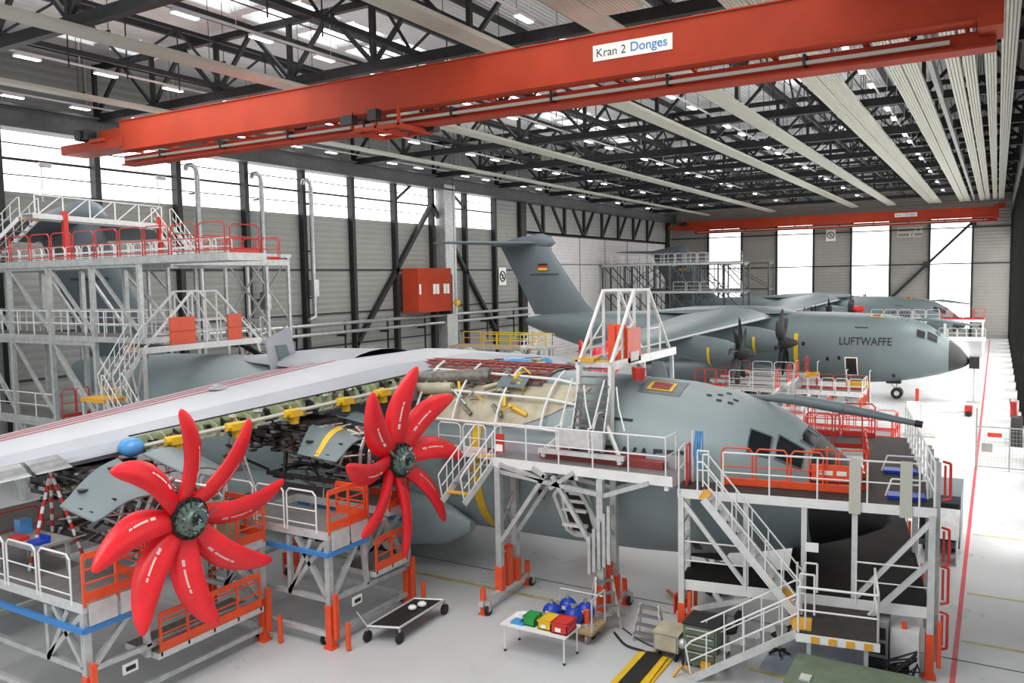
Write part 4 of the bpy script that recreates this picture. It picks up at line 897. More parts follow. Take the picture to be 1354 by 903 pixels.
# ---- tail dock of the red bladed aircraft
def tower(T, xs, ys, zs, w=.16, mt='steel', diag=True):
    for x in xs:
        for y in ys: MB().box(x-w/2,x+w/2,y-w/2,y+w/2,0,zs[-1]).build('post',mt,T)
    for y in ys:
        q = MB()
        for z0, z1 in zip([.3]+list(zs[:-1]), zs):
            for i in range(len(xs)-1):
                a, b = (xs[i], xs[i+1])
                q.bar((a,y,z1-.2),(b,y,z0+.1),w*.62) if diag else None
            q.bar((xs[0],y,z1-.18),(xs[-1],y,z1-.18),w*.8,w*1.4)
        q.build('brace',mt,T)
    for x in xs:
        q = MB()
        for z1 in zs: q.bar((x,ys[0],z1-.18),(x,ys[-1],z1-.18),w*.8,w*1.4)
        q.build('cross_beam',mt,T)
T = thing('tail_dock', 'tall grey lattice dock with red rails around the red bladed aircraft fin', 'scaffold', (-36, 24, 0))
YA, YB = 21.8, 23.4
for x in (-47.2,-44,-40.8,-37.5,-34.2):
    for y in (YA, YB): MB().box(x-.095,x+.095,y-.095,y+.095,0,11.6).build('post','steel',T)
for x in (-30.9,): MB().box(x-.09,x+.09,YA-.09,YA+.09,8.2,11.6).build('post','steel',T)
for y in (YA, YB):
    for (z0, z1, xs) in ((.3,4.3,(-47.2,-44,-40.8,-37.5)),(4.3,8.2,(-47.2,-44,-40.8,-37.5,-34.2)),(8.2,11.6,(-47.2,-44,-40.8,-37.5,-34.2,-30.9))):
        q = MB()
        for a, b in zip(xs[:-1], xs[1:]): q.bar((a,y,z1-.2),(b,y,z0+.1),.12)
        q.bar((xs[0],y,z1-.3),(xs[-1],y,z1-.3),.14,.26); q.build('brace','steel',T)
tower(T, [-47.5,-43.4,-39.2], [29.4, 31.2], [4.3, 8.2, 11.6], .15)
MB().box(-47.2, -37.4, YA-.1, YB+.1, 4.05, 4.3, 0, 1).build('deck',['steel','plate'],T); MB().box(-47.2, -30.6, YA-.1, YB+.1, 7.95, 8.2, 0, 1).build('deck',['steel','plate'],T)
MB().box(-47.2,-25.3,YA-.15,YB+.2,11.3,11.6,0,1).box(-47.5,-44.5,YB+.2,31.5,11.3,11.6,0,1).box(-34.2,-32.2,YB+.2,31.5,11.3,11.6,0,1).box(-44.5,-34.2,30.2,31.5,11.3,11.6,0,1).build('deck',['steel','plate'],T)
panels(T, (-47,YA-.1), (-25.4,YA-.1), 11.6, 'red', 1.2, 1.7, foot=False); panels(T, (-46,YA-.05), (-26,YA-.05), 11.58, 'white', .6, .9, foot=False)
panels(T, (-25.4,YA), (-25.4,YB), 11.6, 'red', 1.1, 1.2); panels(T, (-44,31.3), (-32.5,31.3), 11.6, 'red', 1.2, 1.5); panels(T, (-32.3,YB+1), (-32.3,31), 11.6, 'red', 1.1, 1.6, foot=False)
panels(T, (-44,YB), (-27,YB), 11.6, 'white', .7, 1.3, foot=False)
rail(T, [(-47,YA),(-30.8,YA)], 8.2, 'white', 1.1, .03, 1, 1.3); rail(T, [(-47,YA),(-37.6,YA)], 4.3, 'white', 1.1, .03, 1, 1.6); rail(T, [(-46,YB),(-31,YB)], 8.2, 'white', 1.1, .03, 2, .6)
panels(T, (-37.4,YA+.2), (-37.4,YB), 4.3, 'red', 1.3, .7)
stair(T, (-43.2,21.9,11.6), (-39.6,22.2,13.6), (0,.45,0), 8, mt='white')
G0, G1 = (-39.0, 20.9, 13.75), (-39.0, 30.6, 13.45)
q = MB().bar((-38.6,21.9,13.7),(-38.6,28.9,13.5),.12,.2).bar((-39.6,21.9,13.7),(-39.6,28.9,13.5),.12,.2).slab((-39.6,21.9,13.8),(-38.6,21.9,13.8),(-38.6,28.9,13.6),(-39.6,28.9,13.6),.05); q.build('upper_deck','alu',T)
q = MB()
for k in range(6):
    y = 22+1.35*k; q.bar((-38.6,y,13.7-.03*k),(-38.6,y,14.7-.03*k),.05)
    if k < 5: q.bar((-38.6,y,13.7-.03*k),(-38.6,y+1.2,14.65-.03*k),.04)
q.bar((-38.6,22,14.7),(-38.6,28.8,14.55),.05); q.build('guardrail','white',T)
for y in (23.4, 28.6): MB().box(-38.72,-38.5,y-.11,y+.11,11.6,14.0).build('mast','red',T)
for y in (22.4, 28.6): MB().tube((-38.6,y,14.4),(-38.6,y,16.1),.03,5).box(-38.7,-38.5,y-.1,y+.45,16.0,16.2).build('work_light','silver',T)
stair(T, (-37.4,29.4,11.6), (-38.8,29.0,13.5), (.1,.5,0), 6, mt='white')
# lattice stair tower to the right of the tail dock
T = thing('scaffold_tower', 'slim grey lattice tower with crossed braces before the left wall cladding', 'scaffold', (-36.2, 33, 0))
for x in (-37.9,-34.6):
    for y in (32.2,33.8): MB().box(x-.08,x+.08,y-.08,y+.08,0,11.9).build('post','steel',T)
q = MB()
for y in (32.2,33.8):
    for z0, z1 in ((2,5),(5,8.3),(8.3,11.8)): q.bar((-37.9,y,z0),(-34.6,y,z1),.07).bar((-37.9,y,z1),(-34.6,y,z0),.07).bar((-37.9,y,z1),(-34.6,y,z1),.12)
q.build('brace','steel',T); MB().box(-38,-34.5,32,34,11.8,12.0).build('deck','steel',T)
# bridge stair over the rear fuselage
T = thing('bridge_trestle', 'grey trestle stair with two orange panels bridging over the red bladed aircraft tail', 'stairs', (-31.2, 25, 4.4))
PZ = 7.75
MB().box(-31.9,-30.7,21.7,27.9,PZ-.18,PZ,0,1).box(-32,-31.85,21.6,28,PZ-.22,PZ+.05).box(-30.75,-30.6,21.6,28,PZ-.22,PZ+.05).build('deck',['alu','plate'],T)
for x in (-31.9,-30.7):
    q = MB(); y0, y1, y2, y3 = 21.7, 24.2, 25.5, 27.9
    q.bar((x,y0,PZ),(x,y1,10.1),.09).bar((x,y1,10.1),(x,y2,10.1),.08).bar((x,y2,10.1),(x,y3,PZ),.09)
    for yy, zt in ((23.0,8.9),(y1,10.1),(24.9,10.1),(y2,10.1),(26.7,8.9)): q.bar((x,yy,PZ),(x,yy,zt),.06)
    q.bar((x,23.0,8.8),(x,26.7,8.8),.05).bar((x,22.4,8.3),(x,27.3,8.3),.05).bar((x,y1,10.1),(x,25.5,PZ),.04)
    q.build('side_frame','white',T)
for y in (21.7, 29.4):
    for x in (-31.9,-30.7): MB().bar((x,min(y,27.8),PZ-.15),(x,y,0),.13).build('leg','alu',T)
MB().bar((-31.9,21.7,7.5),(-30.7,21.7,4),.07).bar((-30.7,21.7,7.5),(-31.9,21.7,4),.07).build('brace','alu',T)
for y0, y1 in ((22.9,24.2),(26.0,26.8)): MB().box(-30.62,-30.56,y0,y1,PZ+.05,PZ+1.25).box(-30.56,-30.54,y0,y1,PZ+.6,PZ+.66,1).build('gate_panel',['orange','red'],T)
stair(T, (-31.3,20.4,5.9), (-31.3,21.75,PZ), (.5,0,0), 7); MB().box(-32,-30.4,19.6,20.6,5.75,5.9).build('landing','amber',T)
stair(T, (-28.9,20.1,4.0), (-30.5,20.1,5.85), (0,.4,0), 8)
MB().bar((-31.9,19.7,5.8),(-31.9,19.7,0),.12).bar((-30.5,19.7,5.8),(-30.5,19.7,0),.12).build('leg','alu',T)
stair(T, (-30.4,30.4,4.4), (-31.2,28.1,PZ), (.5,0.15,0), 10)
MB().slab((-30.9,26.9,7.45),(-30.2,26.9,7.45),(-29.2,27.3,6.7),(-29.9,27.5,6.7),.08).build('chute','black',T)
# yellow railed work platform by the second tail
T = thing('tail_platform', 'wooden decked platform with yellow railings behind the tail cone of the second aircraft', 'work platform', (-41, 68, 0))
MB().box(-46.5,-36.3,66.5,69,3.7,3.95,0,1).build('deck',['beige','card'],T)
for x in (-46.3,-41.4,-36.5):
    for y in (66.7,68.8): MB().box(x-.09,x+.09,y-.09,y+.09,0,3.8).build('leg','steel',T)
rail(T, [(-42.5,66.5),(-36.4,66.5)], 3.95, 'yellow', 1.2, .06, 1, 1.5); rail(T, [(-46.4,69),(-36.4,69)], 3.95, 'yellow', 1.2, .05, 1, 2.0); rail(T, [(-36.4,66.6),(-36.4,69)], 3.95, 'yellow', 1.2, .06)
q = MB()
for k in range(10): q.bar((-46.5+k,66.6,3.7),(-46+k,66.6,2.6),.09).bar((-46+k,66.6,2.6),(-45.5+k,66.6,3.7),.09)
q.bar((-46.5,66.6,2.6),(-36.5,66.6,2.6),.1); q.build('lattice_beam','steel',T)
# access stairs and tent by second tail
T = thing('access_stairs', 'white mobile access stairs with hooped rails under the second aircraft tail', 'stairs', (-36.5, 66, 0))
MB().box(-37.5,-35,65,67,3.9,4.1).build('deck','alu',T)
for x in (-37.4,-35.1):
    for y in (65.1,66.9): MB().box(x-.06,x+.06,y-.06,y+.06,0,4).build('leg','alu',T)
stair(T, (-36.2,60.5,.1), (-36.2,65,4.0), (.6,0,0), 12); panels(T, (-37.5,65), (-37.5,67), 4.1, 'white', 1.2, .7); panels(T, (-35,65), (-35,67), 4.1, 'white', 1.2, .7)
# ---- second aircraft's docks
def far_engine_dock(y, lab, x0=-19, x1=-13.2, z=2.4):
    T = thing('engine_dock', lab, 'work platform', ((x0+x1)/2, y, 0), group='engine docks of the second aircraft')
    deck(T, x0, x1, y-2.6, y-1.2, z, .25, ('alu','plate')); deck(T, x0, x1, y+1.2, y+2.6, z, .25, ('alu','plate'))
    for x in (x0+.2, x1-.2):
        for s in (-2.5, 2.5): leg(T, x, y+s, z-.2, 1.0, .15)
    panels(T, (x0,y-2.6), (x0+2.4,y-2.6), z, 'red', 1.2, .8); panels(T, (x0+2.5,y-2.6), (x1,y-2.6), z, 'white', 1.2, 1.5, foot=False); panels(T, (x1,y-2.6), (x1,y-1.2), z, 'red', 1.25, .7); panels(T, (x1,y+1.2), (x1,y+2.6), z, 'red', 1.25, .7)
    braces(T, [((x0+.2,y-2.5,.6),(x1-.2,y-2.5,.6)), ((x0+.2,y-2.5,2.1),(x0+2,y-2.5,.6)), ((x1-.2,y-2.5,2.1),(x1-2,y-2.5,.6))], .1)
far_engine_dock(61.0, 'red and white railed dock under the outer engine of the second aircraft')
far_engine_dock(67.6, 'red and white railed dock under the inner engine of the second aircraft')
def fuselage_dock(x0, x1, y0, y1, z, lab, mt, seed, wedge=True):
    T = thing('fuselage_dock', lab, 'work platform', ((x0+x1)/2, (y0+y1)/2, 0))
    deck(T, x0, x1, y0, y1, z, .22, ('white','plate'))
    for x in (x0+.15, (x0+x1)/2, x1-.15):
        for y in (y0+.15, y1-.15): leg(T, x, y, z-.2, .9, .13)
    panels(T, (x0,y0), (x1,y0), z, mt[0], 1.15, 1.1); panels(T, (x0,y1), (x1,y1), z, mt[1], 1.15, 1.2); panels(T, (x1,y0), (x1,y1), z, mt[0], 1.15, 1.0)
    q = MB()
    for k in range(int((x1-x0)/1.2)): q.bar((x0+1.2*k,y0+.15,.4),(x0+1.2*k+1.2,y0+.15,z-.3),.06).bar((x0+1.2*k+1.2,y0+.15,.4),(x0+1.2*k,y0+.15,z-.3),.05)
    q.bar((x0,y0+.15,.5),(x1,y0+.15,.5),.08); q.build('brace','steel',T)
    return T
fuselage_dock(-13.6, -8.6, 66.8, 69.3, 1.15, 'low white dock below the open crew door of the second aircraft', ('white','red'), 1)
fuselage_dock(-18.5, -10.6, 54.5, 57, 1.2, 'long low white railed dock before the second aircraft propellers', ('white','white'), 2)
fuselage_dock(-10.2, -4.6, 47.5, 50, 1.5, 'farther of two red hoop railed docks beyond the refuelling probe', ('red','red'), 3)
fuselage_dock(-9.2, -3.9, 40.5, 43.5, 2.1, 'nearer of two red hoop railed docks beyond the refuelling probe', ('red','red'), 4)
fuselage_dock(-21.5, -16.2, 47, 49.5, 2.3, 'red railed dock seen right behind the orange gated trestle stair', ('red','red'), 5)
for x, lab in ((-13.2,'grey amber topped boarding step at the yellow band of the second aircraft'), (-9.3,'grey boarding step with an amber top below the open crew door of the second aircraft')):
    T = thing('boarding_step', lab, 'steps', (x, 69.6, 0)); zz = 2.35 if x < -10 else 1.75
    MB().box(x-.85,x+.85,69.3,70.2,zz-.1,zz).slab((x-.85,69.28,zz-.35),(x+.85,69.28,zz-.35),(x+.85,69.3,zz),(x-.85,69.3,zz),.05).build('top_step','amber',T)
    q = MB().box(x-.9,x-.8,69.3,70.2,0,zz-.1).box(x+.8,x+.9,69.3,70.2,0,zz-.1).box(x-.85,x+.85,69.3,69.36,.2,zz-.4).build('frame','alu',T)
    MB().path([(x-.85,69.4,zz),(x-.85,69.4,zz+.9),(x-.85,70.1,zz+.9)],.03).path([(x+.85,69.4,zz),(x+.85,69.4,zz+.9),(x+.85,70.1,zz+.9)],.03).build('handrail','white',T)
# ---- far tail dock around the third fin and docks of the third aircraft
T = thing('tail_dock', 'dark grey scaffold dock around the fin of the end wall aircraft', 'scaffold', (-42, 117, 0))
tower(T, [-51,-47.5,-44,-40.5,-37,-33.5,-30], [113.5,116.5], [4.2,8.3,12.3], .22, 'beam'); tower(T, [-44,-37,-30], [128,131], [4.2,8.3,12.3], .2, 'beam')
for z in (8.2, 12.2): deck(T, -51, -30, 113.2, 116.8, z, .3, ('steel','plate'))
q = MB(); rn = random.Random(9)
for k in range(120):
    x = rn.uniform(-50,-36); y = rn.uniform(114,130); z = rn.choice([0,4.2,8.3]); q.bar((x,y,z),(x,y,z+4),.1)
for k in range(50):
    x = rn.uniform(-50,-40); y = rn.uniform(114,130); z = rn.choice([4.2,8.3,2]); q.bar((x,y,z),(x+rn.uniform(2,5),y,z+rn.choice([0,0,3])),.1)
q.bar((-50.5,115,4.2),(-33,115,4.2),.1).bar((-50.5,128,4.2),(-33,128,4.2),.1).bar((-50,113,4.2),(-50,130.5,4.2),.1).bar((-36,113,4.2),(-36,130.5,4.2),.1)
q.build('inner_scaffold','beam',T)
panels(T, (-51,113.2), (-30,113.2), 12.3, 'white', 1.3, 1.6, foot=False); panels(T, (-51,116.8), (-34,116.8), 12.3, 'white', 1.3, 1.1, foot=False); panels(T, (-40,113.2), (-30,113.2), 8.3, 'white', 1.2, 2.2, foot=False)
T = thing('nose_dock', 'white stepped dock with red barriers around the nose of the end wall aircraft', 'work platform', (-4, 116, 0))
deck(T, -14, -1.2, 115, 118, 4.4, .3, ('white','plate')); deck(T, -6, -1, 112, 115, 2.3, .3, ('white','plate'))
for x in (-13.8,-9.5,-5.5,-1.4):
    for y in (115.2,117.8): MB().box(x-.1,x+.1,y-.1,y+.1,0,4.2).build('leg','white',T)
for x in (-5.8,-1.2): MB().box(x-.1,x+.1,112.1,112.3,0,2.1).build('leg','white',T)
panels(T, (-14,115), (-6,115), 4.4, 'white', 1.2, 1.6); panels(T, (-6,115), (-1.2,115), 4.4, 'red', 1.25, 1.2); panels(T, (-6,118), (-1.2,118), 4.4, 'maroon', 1.3, 1.1); panels(T, (-6,112), (-1,112), 2.3, 'white', 1.2, 1.0)
stair(T, (-5.2,113.6,.1), (-8.8,113.6,4.4), (0,1.0,0), 12, mt='white')
# ================================================================ loose equipment
# white table with coloured boxes
T = thing('folding_table', 'white folding table on the open floor carrying coloured boxes', 'table', (-10.6, 19.5, 0))
MB().box(-11.75,-9.7,18.95,19.95,.76,.8).build('table_top','white',T)
for x,y in ((-11.65,19.05),(-9.8,19.05),(-9.8,19.85),(-11.65,19.85)): MB().tube((x,y,.05),(x,y,.76),.025,6).tube((x,y,0),(x,y,.06),.04,6,1).build('leg',['white','black'],T)
def crate(x, y, z, sx, sy, sz, m, lab, lid=None, name='storage_box'):
    T = thing(name, lab, 'box', (x,y,z)); q = MB(); w=.02
    q.box(x-sx,x+sx,y-sy,y-sy+w,z,z+sz).box(x-sx,x+sx,y+sy-w,y+sy,z,z+sz).box(x-sx,x-sx+w,y-sy,y+sy,z,z+sz).box(x+sx-w,x+sx,y-sy,y+sy,z,z+sz).box(x-sx,x+sx,y-sy,y+sy,z,z+.03)
    q.box(x-sx-.015,x+sx+.015,y-sy-.015,y+sy+.015,z+sz-.04,z+sz,0); q.build('box_body',m,T)
    for s in (-1,1): MB().tube((x+s*(sx+.02),y-.08,z+sz*.7),(x+s*(sx+.02),y+.08,z+sz*.7),.02,6).build('handle',m,T)
    if lid: MB().box(x-sx*.4,x+sx*.3,y-sy-.03,y-sy-.015,z+sz*.25,z+sz*.6).build('sticker',lid,T)
crate(-9.98,19.4,.8,.24,.3,.3,'red','red plastic box at the right end of the white table','paper')
crate(-10.45,19.45,.8,.2,.3,.26,'yellow','yellow plastic box between the red and green boxes','paper')
crate(-10.95,19.4,.8,.18,.22,.26,'greenp','green plastic box in the middle of the white table')
tag(MB().box(-11.5,-11.1,19.1,19.35,.8,.86).box(-11.42,-11.2,19.12,19.3,.86,.92).build('foam_tray','lblue'),'light blue folded cloth at the front left of the white table','cloth')
tag(MB().box(-11.6,-11.2,19.5,19.75,.8,.88).box(-11.45,-11.25,19.5,19.7,.88,.96).build('parts_bag','paper'),'crumpled white bag at the back left of the white table','bag')
tag(MB().box(-11.0,-10.6,19.68,19.88,.8,.95).build('carton','card'),'small brown carton behind the green box','box')
# trolley with blue gas spheres behind the table
T = thing('hand_trolley', 'small wheeled hand trolley behind the white table loaded with blue bottles', 'trolley', (-10.5,21.0,0))
MB().box(-11.2,-9.6,20.4,21.5,.3,.38).build('platform','card',T)
for x in (-11,-9.8):
    for y in (20.55,21.35): MB().wheel((x,y,.15),.15,.07,0,12).build('castor','gray',T)
MB().path([(-9.65,20.5,.38),(-9.65,20.5,1.3),(-9.65,21.4,1.3),(-9.65,21.4,.38)],.03).path([(-11.1,21.4,.38),(-11.1,21.4,1.1),(-9.7,21.4,1.1)],.025).build('push_bar','alu',T)
for i,(x,y,l) in enumerate(((-11.0,20.65,'front left blue spherical bottle on the hand trolley'),(-10.3,20.65,'front right blue spherical bottle on the hand trolley'),(-10.75,21.2,'rear left blue spherical bottle on the hand trolley'),(-10.15,21.15,'rear right blue spherical bottle on the hand trolley'))):
    T = thing('gas_bottle', l, 'bottle', (x,y,.38), group='blue bottles on the hand trolley')
    MB().ball((x,y,.66),.28,14,9).build('vessel','blue',T,True); MB().tube((x,y,.93),(x,y,1.03),.07,8).tube((x-.1,y,1.01),(x+.1,y,1.01),.02,5).build('valve','silver',T); MB().box(x-.06,x+.06,y-.295,y-.27,.68,.78).build('sticker','paper',T)
def step_ladder(x,y,z0,h,lab,w=.42,rz=0,mt='alu',n=5,group=None):
    T = thing('step_ladder', lab, 'ladder', (x,y,z0), rz, group, local=True); ORG[T.name]=(0,0,0)
    q = MB()
    for s in (-1,1): q.bar((s*w,-.45*h*.6,0),(s*w*.62,0,h),.05)
    f_ = q.build('front_frame',mt,T)
    for k in range(1,n+1): t=k/(n+.3); ww=w*(1-.38*t); MB().box(-ww,ww,-.27*h*(1-t)-.09,-.27*h*(1-t)+.07,h*t-.02,h*t+.02).build('step','plate',f_)
    q = MB()
    for s in (-1,1): q.bar((s*w,.45*h*.6,0),(s*w*.62,.03,h),.05)
    q.bar((-w*.9,.2*h,h*.25),(w*.9,.2*h,h*.25),.03).bar((-w*.75,.1*h,h*.6),(w*.75,.1*h,h*.6),.03); q.build('rear_frame',mt,T)
    return T
step_ladder(-8.35,21.6,0,1.05,'low aluminium step ladder on the floor between gantry and nose dock',.42,0,'alu',4)
step_ladder(-9.9,21.9,0,1.5,'low mobile step with a dark top behind the blue bottles',.4,.7,'alu',4)
step_ladder(-20.3,17.3,3.4,2.4,'tall aluminium step ladder standing on the dock between the two red propellers',.5,-.5,'alu',7)
# tripod with red white tape
T = thing('jack_stand', 'tall tripod stand wrapped in red and white tape beside the outer engine', 'stand', (-21.6,12.3,3.05))
for a in range(3):
    an = a*2.1+.6; A = Vector((-21.6,12.3,5.5)); B = Vector((-21.6+.75*math.cos(an),12.3+.75*math.sin(an),3.05)); q = MB()
    for k in range(14): q.tube(A.lerp(B,k/14),A.lerp(B,(k+1)/14),.045,6,k%2)
    q.build('leg',['red','white'],T)
MB().tube((-21.6,12.3,5.2),(-21.6,12.3,5.8),.06,8).build('jack_screw','steel',T)
# things on the engine dock deck
T = thing('workbench', 'grey workbench top in the left corner of the outer orange railed engine dock', 'bench', (-21.6,11.6,3.05))
MB().box(-22.6,-20.6,11.2,12.2,3.8,3.87).build('bench_top','gray',T)
for x in (-22.5,-20.7):
    for y in (11.3,12.1): MB().box(x-.04,x+.04,y-.04,y+.04,3.05,3.8).build('leg','steel',T)
tag(MB().box(-21.2,-20.75,11.35,11.7,3.87,3.95).box(-21.2,-20.75,11.68,11.72,3.95,4.05).build('tool_tray','blue'),'blue tray on the right end of the grey workbench','tray')
tag(MB().box(-22.0,-21.5,11.3,11.6,3.87,3.97).build('cloth','red'),'red rag on the grey workbench','cloth')
tag(MB().box(-22.4,-22.1,11.7,12,3.87,4.25).build('carton','lblue'),'light blue box at the back of the grey workbench','box')
T = thing('carton','brown carton behind the orange barrier right of the outer red propeller','box',(-19.2,15.9,3.05)); MB().box(-19.7,-18.8,15.6,16.1,3.05,4.05).build('box_body','card',T); MB().box(-19.3,-19.2,15.59,16.11,3.05,4.06).build('tape','paper',T)
# tool cart
T = thing('flat_trolley','low black flatbed trolley on the floor in front of the second engine dock','trolley',(-15.0,18.6,0))
q = MB().slab((-15.45,17.65,.42),(-14.55,18.0,.42),(-14.6,20.3,.42),(-15.5,19.95,.42),.05); q.build('platform','black',T)
P = [(-15.45,17.65,.47),(-14.55,18.0,.47),(-14.6,20.3,.47),(-15.5,19.95,.47)]
MB().path(P,.035,6,0,True).path([P[0],(-15.7,17.5,.9)],.02).build('frame','alu',T)
for p in P: MB().wheel((p[0],p[1],.17),.17,.08,0,12).bar((p[0],p[1],.17),(p[0],p[1],.45),.05,.05,1).build('castor',['black','steel'],T)
for (x,y,s,l) in ((-15.0,19.2,.14,'left small white bag lying on the black flatbed trolley'),(-14.9,19.55,.15,'right small white bag lying on the black flatbed trolley')):
    tag(MB().ball((x,y,.55),s,8,5,0,.55).build('parts_bag','paper',None,True),l,'bag')
# cable ramp, hoses
T = thing('cable_ramp','yellow and black floor ramp running towards the camera by the bottom edge','ramp',(-7.8,19.5,0))
MB().box(-8.3,-7.35,17.2,20.7,0,.05).slab((-8.3,17.2,.05),(-7.35,17.2,.05),(-7.45,20.6,.09),(-8.2,20.6,.09),.02).build('base','yellow',T); MB().box(-8.05,-7.6,17.2,20.65,.11,.14).build('lid','black',T)
def hose(pts, r, m, lab, cat='hose', name='hose'):
    q = MB(); P = [Vector(p) for p in pts]; S = []
    for i in range(len(P)-1):
        p0=P[max(0,i-1)];p1=P[i];p2=P[i+1];p3=P[min(len(P)-1,i+2)]
        for k in range(6):
            t=k/6; S.append(.5*((2*p1)+(p2-p0)*t+(2*p0-5*p1+4*p2-p3)*t*t+(3*p1-p0-3*p2+p3)*t**3))
    S.append(P[-1]); return tag(q.path(S,r,7).build(name,m,None,True),lab,cat)
hose([(-8.0,20.6,.06),(-7.6,21.6,.06),(-7.75,23,.06),(-8.2,24.2,.06),(-9.1,25.2,.08)],.06,'hose','yellow hose winding over the floor from the ramp to the fuselage')
hose([(-9.4,21.5,.04),(-8.8,20.9,.04),(-8.2,20.75,.05),(-7.9,20.5,.1)],.035,'black','thick dark cable curving from the gantry foot to the ramp','cable','cable')
hose([(-9.3,21.9,.03),(-8.4,21.3,.03),(-7.6,21.1,.03),(-6.9,21.1,.03)],.02,'black','thin dark cable lying between ramp and beige cabinet','cable','cable')
# cabinets at the nose dock
T = thing('power_cabinet','beige wheeled cabinet on the floor left of the green tool cabinet','cabinet',(-7.35,20.9,0))
MB().box(-7.85,-7.15,20.6,21.4,.25,.72).build('cabinet_body','gray',T); MB().box(-7.87,-7.13,20.58,21.42,.72,.77).build('top_plate','beige',T); MB().box(-7.8,-7.2,20.57,20.6,.3,.68).build('front_panel','beige',T)
for x in (-7.75,-7.25):
    for y in (20.7,21.3): MB().wheel((x,y,.13),.13,.07,0,12).box(x-.03,x+.03,y-.03,y+.03,.13,.26,0).build('castor','black',T)
T = thing('tool_cabinet','olive green drawer cabinet with a black top below the zigzag stairs','cabinet',(-6.7,20.7,0))
MB().box(-7.0,-6.1,20.55,21.45,.1,1.15).build('cabinet_body','olive',T); MB().box(-7.02,-6.08,20.53,21.47,1.15,1.2).build('top_mat','black',T)
for k in range(4): d=MB().box(-6.95,-6.15,20.51,20.56,.3+.21*k,.47+.21*k).build('drawer','olive',T); MB().box(-6.9,-6.2,20.48,20.51,.44+.21*k,.46+.21*k).build('handle','alu',d)
for x in (-6.9,-6.2):
    for y in (20.65,21.35): MB().wheel((x,y,.07),.07,.06,0,10).build('castor','black',T)
T = thing('floor_lamp','small work lamp on an orange tripod foot beside the green tool cabinet','lamp',(-6.85,20.1,0))
q=MB()
for a in range(3): q.bar((-6.85,20.1,.25),(-6.85+.35*math.cos(a*2.1),20.1+.35*math.sin(a*2.1),.02),.05)
q.build('tripod','amber',T); MB().tube((-6.85,20.1,.2),(-6.85,20.1,.7),.04,6).build('pole','black',T); MB().ball((-6.85,20.1,.82),.14,10,6).build('lamp_head','silver',T,True)
def stool(x,y,lab):
    T = thing('work_stool',lab,'stool',(x,y,0)); q=MB()
    for a in range(5): q.bar((x,y,.16),(x+.3*math.cos(a*1.257),y+.3*math.sin(a*1.257),.06),.05)
    q.build('base','black',T); MB().tube((x,y,.1),(x,y,.55),.035,8).build('column','silver',T); MB().tube((x,y,.55),(x,y,.63),.24,14).build('seat','black',T); MB().bar((x+.2,y+.05,.6),(x+.28,y+.1,.95),.05).box(x+.2,x+.34,y-.12,y+.26,.85,1.1).build('backrest','black',T)
    for a in range(5): MB().wheel((x+.3*math.cos(a*1.257),y+.3*math.sin(a*1.257),.04),.04,.03,0,8).build('castor','gray',T)
stool(-6.2,22.0,'black swivel work stool behind the green tool cabinet'); stool(-4.9,22.4,'black swivel work stool beneath the nose dock landing')
# green crate in the lower right corner
T = thing('transport_crate','long olive green equipment crate with white edge profile in the lower right corner','crate',(-2.7,19.8,0))
MB().box(-4.0,-1.3,18.8,20.4,0,1.0).build('crate_body','olive',T); MB().box(-4.02,-1.28,18.78,20.42,1.0,1.08).build('lid','olive',T); MB().box(-4.05,-1.25,18.73,18.8,.85,.93).box(-4.05,-3.9,18.73,18.8,0,.93).box(-3.5,-3.3,18.73,18.8,.6,.86).build('edge_profile','alu',T)
for x in (-3.6,-2.2): MB().box(x-.12,x+.12,19.0,19.3,1.08,1.12).build('latch','alu',T)
# equipment boxes on the nose dock's right side
T = thing('air_unit','grey ventilated air unit with black louvres standing right of the lower landing','appliance',(-2.35,23.4,0))
MB().box(-2.75,-2.2,22.35,23.0,.08,1.45).build('housing','gray',T)
for k in range(3): MB().box(-2.7,-2.25,22.32,22.36,.2+.4*k,.5+.4*k).build('louvre','black',T)
MB().box(-2.75,-2.2,22.4,22.95,0,.08).build('foot','black',T)
T = thing('control_cabinet','white control cabinet with an orange beacon on top beside the grey air unit','cabinet',(-1.9,23.3,0))
MB().box(-2.15,-1.5,22.5,23.0,0,1.25).build('cabinet_body','white',T); MB().box(-2.1,-1.7,22.48,22.5,.15,.35).build('display','ink',T); MB().tube((-1.85,22.7,1.25),(-1.85,22.7,1.42),.06,10).build('beacon','orange',T)
q=MB(); rn=random.Random(3)
for k in range(14): a=rn.uniform(0,6.28); q.path([(-2.1+rn.uniform(-.3,.4),22.0+rn.uniform(-.3,.3),.04+.03*k),(-1.9+.5*math.cos(a),21.95+.4*math.sin(a),.25+.03*k),(-1.5,22.1,.7+rn.uniform(-.2,.3))],.022,5)
tag(q.build('cable_bundle','black'),'tangle of black cables at the foot of the right nose dock leg','cable')
# fence gate on the right, posts
T = thing('fence_gate','white wire mesh safety fence with a red notice across the right aisle','fence',(.3,49,0))
q=MB()
for x in (-.75,.75,1.45): q.box(x-.04,x+.04,48.96,49.04,0,2.3 if x>-.7 else 3.2)
for z in (.15,2.25): q.box(-.75,1.45,48.97,49.03,z-.03,z+.03)
q.build('fence_frame','silver',T); q=MB()
for k in range(14): q.bar((-.7+.16*k,49,.2),(-.7+.16*k,49,2.2),.012)
for k in range(10): q.bar((-.7,49,.3+.2*k),(1.4,49,.3+.2*k),.012)
q.build('wire_mesh','silver',T); MB().box(-.3,.45,48.92,48.96,1.55,2.05).box(-.25,.4,48.91,48.92,1.75,1.98,1).build('notice_board',['paper','red'],T); MB().box(-.5,.0,48.92,48.96,.95,1.4).build('info_sheet','gray',T)
T = thing('swing_gate','open leaf of white wire mesh swung back against the right wall beside the fence gate','fence',(1.5,47,0))
